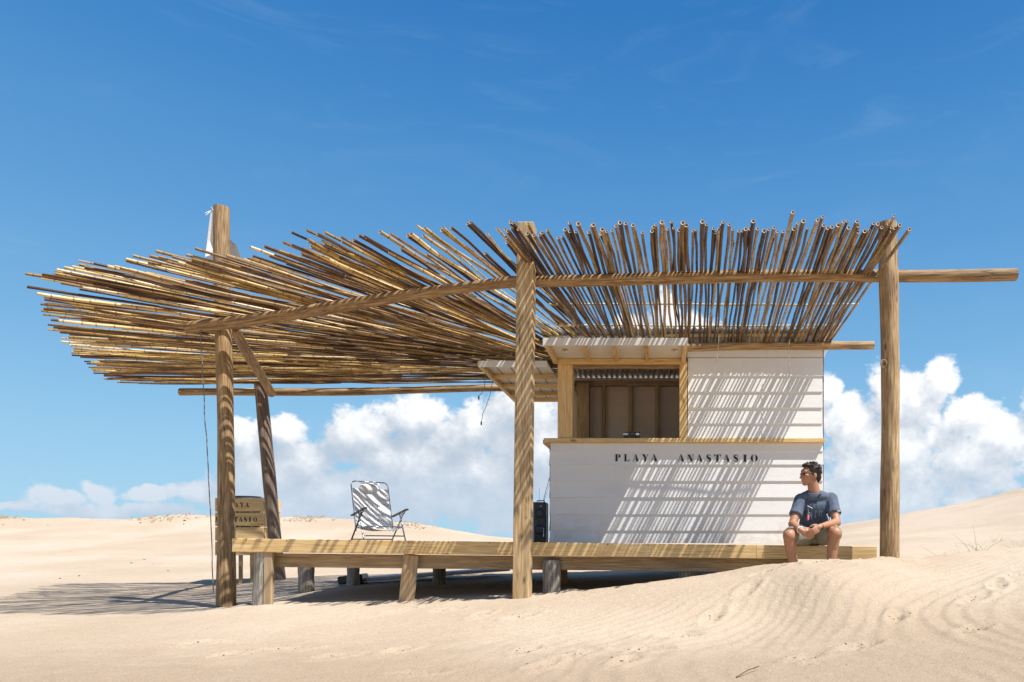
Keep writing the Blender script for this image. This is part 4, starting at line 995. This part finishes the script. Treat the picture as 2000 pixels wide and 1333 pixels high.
for px, w_, h_, lb in ((330, 95, .28, 'low dry scrub on the far dune crest behind the rope'), (600, 70, .22, 'low dry scrub on the far dune crest left of the beach chair'), (800, 60, .22, 'low dry scrub on the far dune crest right of the beach chair'), (5, 40, .3, 'low dry scrub at the far left of the dune crest')):
    D = 29.3; m_ = MB()
    for k in range(90):
        X = (px + rng.gauss(0, .4) * w_ - CX) * D / FPX; y = D + rng.uniform(-1.2, .6); blade(m_, V(X, y, gz(X, y) - .02), rng.uniform(0, 6.28), h_ * rng.uniform(.3, 1), rng.uniform(.5, 2.2), .012, rng.uniform(.2, .7))
    tag(m_.build('dune_scrub', M['grass_dry'], None), lb, 'plant', None, 'stuff')
m_ = MB(); a = P(1438, 1335, 4.05); b_ = P(1484, 1308, 4.25)
a[2] = gz(a[0], a[1]) + .006; b_[2] = gz(b_[0], b_[1]) + .02
m_.tube([a, (a + b_) / 2 + V(0, 0, .01), b_], [.004, .0035, .0025], 6); m_.tube([a + (b_ - a) * .75, a + (b_ - a) * .75 + V(.02, -.01, .02)], [.0025, .001], 6)
tag(m_.build('twig', M['twig'], None, True), 'thin forked twig at the bottom edge of the sand', 'twig')
fl = MB()
def flake(X, y, s_):
    z = gz(X, y); a = rng.uniform(0, 3.14); d = V(math.cos(a), math.sin(a), rng.uniform(-.1, .25)); fl.box((X, y, z + s_ * .12), (s_, s_ * rng.uniform(.25, .6), s_ * .3), frame(d)[::-1], 0.0005, rn=rng.random())
for (fx, fy) in FOOT:
    for k in range(8): flake(fx + rng.gauss(0, .07), fy + .03 + rng.gauss(0, .02), rng.uniform(.006, .015))
for k in range(150):
    y = rng.uniform(4, 7.3); flake(rng.uniform(-.9, .52) * y, y, rng.uniform(.003, .009))
for k in range(45):
    y = rng.uniform(13, 29); flake(rng.uniform(-.92, -.2) * y, y, rng.uniform(.012, .045))
for k in range(22):
    y = rng.uniform(27, 29.5); flake(rng.uniform(-.92, -.3) * y, y, rng.uniform(.03, .10))
tag(fl.build('debris', M['debris'], None), 'dark flakes and bits of wrack scattered over the sand', 'debris', None, 'stuff')

# ------------------------------------------------------------------ the seated man
def fused(mb, name, m, parent, vox=0.006, smooth=4, label=None):
    o = mb.build(name, m, parent, True)
    md = o.modifiers.new('r', 'REMESH'); md.mode = 'VOXEL'; md.voxel_size = vox; md.use_smooth_shade = True
    ms = o.modifiers.new('s', 'SMOOTH'); ms.factor = 0.5; ms.iterations = smooth
    dg = bpy.context.evaluated_depsgraph_get(); me2 = bpy.data.meshes.new_from_object(o.evaluated_get(dg)); o.modifiers.clear(); old = o.data; o.data = me2; me2.name = name
    if not me2.materials: me2.materials.append(m)
    me2.polygons.foreach_set('use_smooth', [True] * len(me2.polygons)); bpy.data.meshes.remove(old)
    if label: o['label'] = label
    return o
def cap(mb, a, b_, ra, rb, n=14):
    a = np.asarray(a, float); b_ = np.asarray(b_, float); d = (b_ - a); L = np.linalg.norm(d); d /= L
    pts = []; rr = []
    for t in (-80, -50, -20): pts.append(a + d * ra * math.sin(R(t))); rr.append(ra * math.cos(R(t)))
    for t in np.linspace(0, 1, 5): pts.append(a + d * L * t); rr.append(ra + (rb - ra) * t)
    for t in (20, 50, 80): pts.append(b_ + d * rb * math.sin(R(t))); rr.append(rb * math.cos(R(t)))
    mb.tube(pts, rr, n, True)

def person():
    seat = P(1588, 1062, 7.52)
    t = thing('person', 'man in a navy t-shirt and grey shorts sitting on the deck edge looking left', 'person', (seat[0], 7.3, gz(seat[0], 7.1)))
    hipR, hipL = P(1574, 1046, 7.52), P(1606, 1046, 7.52)
    pel = P(1590, 1044, 7.55); belly = P(1590, 1018, 7.50); chest = P(1590, 986, 7.38); nb = P(1591, 957, 7.30)
    shR, shL = P(1564, 977, 7.34), P(1623, 975, 7.34)
    elR, elL = P(1548, 1024, 7.20), P(1634, 1021, 7.18)
    wrR, wrL = P(1564, 1036, 6.98), P(1601, 1029, 6.96)
    knR, knL = P(1541, 1047, 7.02), P(1631, 1042, 7.02)
    anR = V(P(1556, 0, 7.04)[0], 7.06, -0.31); anL = V(P(1622, 0, 7.04)[0], 7.06, -0.31)
    hc = P(1583, 928, 7.28); f = V(-.955, -.295, -.04); f /= np.linalg.norm(f); up = V(.03, -.02, 1); up /= np.linalg.norm(up); l = np.cross(up, f); up = np.cross(f, l)
    Ax = (f, l, up)
    b = MB()
    # trunk
    b.ball(pel, (.145, .12, .12)); b.ball(belly, (.135, .105, .13)); b.ball(chest, (.155, .11, .14)); b.ball((chest + nb) / 2, (.13, .085, .09))
    cap(b, nb + V(0, .01, -.03), hc + V(.02, .01, -.06), .062, .055)
    # head
    def H(a, c, e): return hc + f * a + l * c + up * e
    b.ball(H(-.012, 0, .028), (.096, .074, .088), Ax, 24, 16); b.ball(H(.038, 0, -.025), (.056, .056, .078), Ax, 20, 14)
    b.ball(H(.062, 0, -.086), (.030, .034, .024), Ax); b.ball(H(.01, 0, -.060), (.062, .056, .040), Ax)
    b.ball(H(.076, 0, .035), (.022, .05, .030), Ax)
    cap(b, H(.088, 0, .012), H(.112, 0, -.026), .009, .0135, 10); b.ball(H(.100, .010, -.030), .009); b.ball(H(.100, -.010, -.030), .009)
    b.ball(H(.090, 0, -.052), (.014, .024, .008), Ax); b.ball(H(.088, 0, -.064), (.014, .022, .008), Ax)
    for s_ in (-1, 1):
        b.ball(H(-.012, s_ * .074, -.008), (.020, .009, .031), Ax, 12, 8); b.ball(H(.062, s_ * .036, -.012), (.024, .022, .022), Ax)
    # arms
    for sh, el, wr in ((shR, elR, wrR), (shL, elL, wrL)):
        cap(b, sh, el, .056, .042); cap(b, el, (el * .35 + wr * .65), .045, .033); cap(b, (el * .35 + wr * .65), wr, .033, .026)
    # legs
    for hp, kn_, an in ((hipR, knR, anR), (hipL, knL, anL)):
        cap(b, hp, kn_, .088, .062); b.ball(kn_ + V(0, -.012, .0), (.060, .058, .062))
        calf = kn_ * .66 + an * .34 + V(0, .028, 0); cap(b, kn_ + V(0, .01, -.02), calf, .056, .058); cap(b, calf, an, .056, .036)
        cap(b, an + V(0, 0, -.02), an + V(-.01, -.17, -.045), .036, .030); b.ball(an + V(0, .02, -.04), (.033, .04, .035))
        for k in range(5): cap(b, an + V(-.03 + .014 * k, -.17, -.05), an + V(-.032 + .014 * k, -.20 - .01 * (k == 2), -.054), .010, .009, 8)
    # hands: the left hand closes over the right
    def hand(wr, pd, sd, nd, L=0.18, curl=1.0, side=1):
        """pd palm direction, sd towards thumb, nd palm normal (towards the palm side)"""
        pd = pd / np.linalg.norm(pd); sd = sd - pd * (sd @ pd); sd /= np.linalg.norm(sd); nd = np.cross(pd, sd) * side
        pc = wr + pd * .05; b.ball(pc, (.054, .041, .0165), (pd, sd, nd), 16, 10); cap(b, wr - pd * .01, wr + pd * .02, .026, .026)
        for k, (off, ln) in enumerate(((.028, .068), (.010, .078), (-.009, .073), (-.027, .058))):
            q0 = wr + pd * .085 + sd * off; a1, a2, a3 = R(28 + 4 * k) * curl, R(68 + 5 * k) * curl, R(100 + 4 * k) * curl
            q1 = q0 + (pd * math.cos(a1) + nd * math.sin(a1)) * ln * .45; q2 = q1 + (pd * math.cos(a2) + nd * math.sin(a2)) * ln * .32; q3 = q2 + (pd * math.cos(a3) + nd * math.sin(a3)) * ln * .22
            cap(b, q0, q1, .0098, .0088, 10); cap(b, q1, q2, .0088, .0080, 10); cap(b, q2, q3, .0080, .0070, 10)
        q0 = wr + pd * .025 + sd * .030; q1 = q0 + (pd * .7 + sd * .6 + nd * .3) * .036; q2 = q1 + (pd * .9 + sd * .05 + nd * .35) * .034
        cap(b, q0, q1, .0135, .0108, 10); cap(b, q1, q2, .0108, .0088, 10)
    hand(wrR, V(.72, -.30, -.42), V(.35, .1, .9), V(0, 0, 0), side=-1, curl=.75)
    hand(wrL + V(0, -.012, .0), V(-.70, -.34, -.50), V(-.45, -.1, .9), V(0, 0, 0), side=1, curl=.8)
    fused(b, 'body', M['skin'], t, .0048, 2)
    # shirt
    s = MB()
    s.ball(belly + V(0, 0, -.03), (.160, .128, .135)); s.ball(belly, (.150, .120, .14)); s.ball(chest + V(0, 0, -.01), (.172, .125, .135)); s.ball((chest * .45 + nb * .55), (.155, .094, .070))
    cap(s, shR + V(.02, 0, -.015), shL - V(.02, 0, .015), .060, .060, 18); cap(s, nb + V(0, .01, -.045), shR, .055, .050); cap(s, nb + V(0, .01, -.045), shL, .055, .050)
    for sh, el in ((shR, elR), (shL, elL)):
        m2 = sh * .36 + el * .64; cap(s, sh, sh * .6 + el * .4, .070, .066, 18)
        s.tube([sh * .6 + el * .4, m2, m2 + (el - sh) * .01], [.064, .071, .064], 18)
    s.ball(pel + V(0, -.02, .03), (.165, .13, .08))
    # vertical folds
    for k in range(16):
        x_ = -.14 + .0185 * k; c = chest + V(x_, -.115 * math.sqrt(max(.05, 1 - (x_ / .17) ** 2)), 0)
        cap(s, c + V(rng.uniform(-.01, .01) - x_ * .2, .012, .07), c + V(rng.uniform(-.02, .02), .004, -.13 + rng.uniform(-.04, .04)), .005, .006, 8)
    shirt = fused(s, 'shirt', M['shirt'], t, .0062, 5)
    # neckline ring and marks on the shirt
    nk = MB(); nc = nb + V(-.005, -.012, .004)
    nk.tube([nc + V(math.cos(a) * .072, math.sin(a) * .066, -.030 - .028 * max(0, -math.sin(a)) + .022 * max(0, math.sin(a))) for a in np.linspace(0, 2 * math.pi, 29)], .007, 8, False)
    nk.build('collar', M['shirt'], shirt, True)
    m_ = MB(); q = sh_ = shL * .42 + elL * .58; m_.plank(q + V(.012, -.0705, .012), q + V(.048, -.058, .012), .007, .003); m_.build('sleeve_mark', M['white_plastic'], shirt)
    m_ = MB()
    fx = chest + V(-.03, -.128, -.005)
    for a, c in (((-.01, .03), (.012, -.01)), ((.0, .02), (-.008, -.03)), ((.02, .0), (.002, -.035)), ((.03, .045), (.05, .052))):
        m_.plank(fx + V(a[0], -.003, a[1]), fx + V(c[0], -.003, c[1]), .006, .002)
    m_.build('chest_mark', M['mark'], shirt)
    # shorts
    h = MB(); h.ball(pel + V(0, 0, -.03), (.172, .14, .095))
    for hp, kn_ in ((hipR, knR), (hipL, knL)):
        e = hp * .14 + kn_ * .86; h.tube([hp + (hp - kn_) * .08, hp, hp * .5 + kn_ * .5, e, e + (kn_ - hp) * .02], [.08, .112, .103, .092, .084], 20)
        for k in range(5):
            aa = rng.uniform(0, 6.28); q0 = hp * .6 + kn_ * .4 + V(math.cos(aa) * .1, 0, abs(math.sin(aa)) * .1); cap(h, q0, q0 * .5 + e * .5 + V(rng.uniform(-.05, .05), -.02, .06), .008, .007, 8)
    fused(h, 'shorts', M['shorts'], t, .0065, 3)
    # hair
    h = MB(); h.ball(H(-.024, 0, .040), (.095, .084, .090), Ax, 24, 16)
    h.ball(H(-.068, 0, -.020), (.046, .064, .066), Ax); h.ball(H(.040, 0, .096), (.048, .062, .026), Ax)
    for s_ in (-1, 1): cap(h, H(-.002, s_ * .072, .03), H(.012, s_ * .071, -.006), .012, .006, 8)
    for k in range(560):
        th = rng.uniform(0, 6.28); v = rng.uniform(-.35, 1); r = math.sqrt(max(0, 1 - v * v)); dx, dy, dz = r * math.cos(th), r * math.sin(th), v
        if dx > .35 and v < .52: continue
        if dx > -.15 and v < .12: continue
        q = H(-.020 + dx * .094, dy * .083, .038 + dz * .088); out = f * dx + l * dy + up * dz
        comb = f * rng.uniform(-.4, .7) + l * rng.uniform(-.6, .6) + up * rng.uniform(-.3, .5)
        ln = rng.uniform(.010, .026) * (1.35 if dx > .4 else 1); e = q + out * ln * .55 + comb * ln * .8
        h.tube([q - out * .006, (q + e) / 2 + out * .004, e], [.0042, .0032, .0008], 5, True)
    h.build('hair', M['hair'], t, True)
    # sunglasses
    g_ = MB()
    for s_ in (-1, 1):
        g_.ball(H(.088, s_ * .031, .010), (.006, .023, .015), Ax, 14, 8); g_.tube([H(.084, s_ * .056, .016), H(.04, s_ * .070, .016), H(-.01, s_ * .078, .012)], .0028, 6)
    g_.tube([H(.096, -.012, .015), H(.099, 0, .017), H(.096, .012, .015)], .0025, 6); g_.build('sunglasses', M['black'], t, True)
    # lanyard, whistle, wrist bands
    m_ = MB(); end = P(1578, 991, 7.235)
    m_.tube([nc + V(-.066, -.02, -.02), chest + V(-.085, -.112, .055), end + V(-.01, .006, .05), end], .0032, 6); m_.tube([nc + V(.05, -.045, -.03), chest + V(.01, -.130, .03), end + V(.015, .006, .05), end], .0032, 6)
    m_.build('lanyard', M['black'], t, True)
    m_ = MB(); m_.plank(P(1577, 988, 7.225), P(1587, 993.5, 7.225), .007, .005); m_.build('lanyard_clip', M['white_plastic'], t)
    m_ = MB(); m_.tube([end, P(1579, 999, 7.225), P(1580, 1004, 7.222)], .003, 6); m_.tube([P(1580, 1004, 7.222) + V(math.cos(a) * .011, 0, math.sin(a) * .013) for a in np.linspace(0, 6.28, 13)], .002, 6, False); m_.build('ring', M['steel'], t, True)
    m_ = MB(); cap(m_, P(1578.5, 1008, 7.215), P(1578, 1015, 7.21), .0115, .0125, 12); m_.build('whistle', M['pink'], t, True)
    for wr, el, mm, rr, th in ((wrL, elL, 'black', .0315, .0055), (wrR, elR, 'cloth_white', .0300, .0065)):
        d = (wr - el) / np.linalg.norm(wr - el); x_, y_, _ = frame(d); c = wr - d * .014; m_ = MB()
        m_.tube([c + (x_ * math.cos(a) + y_ * math.sin(a)) * rr for a in np.linspace(0, 2 * math.pi, 23)], th, 8, False); m_.build('wrist_band', M[mm], t, True)
person()
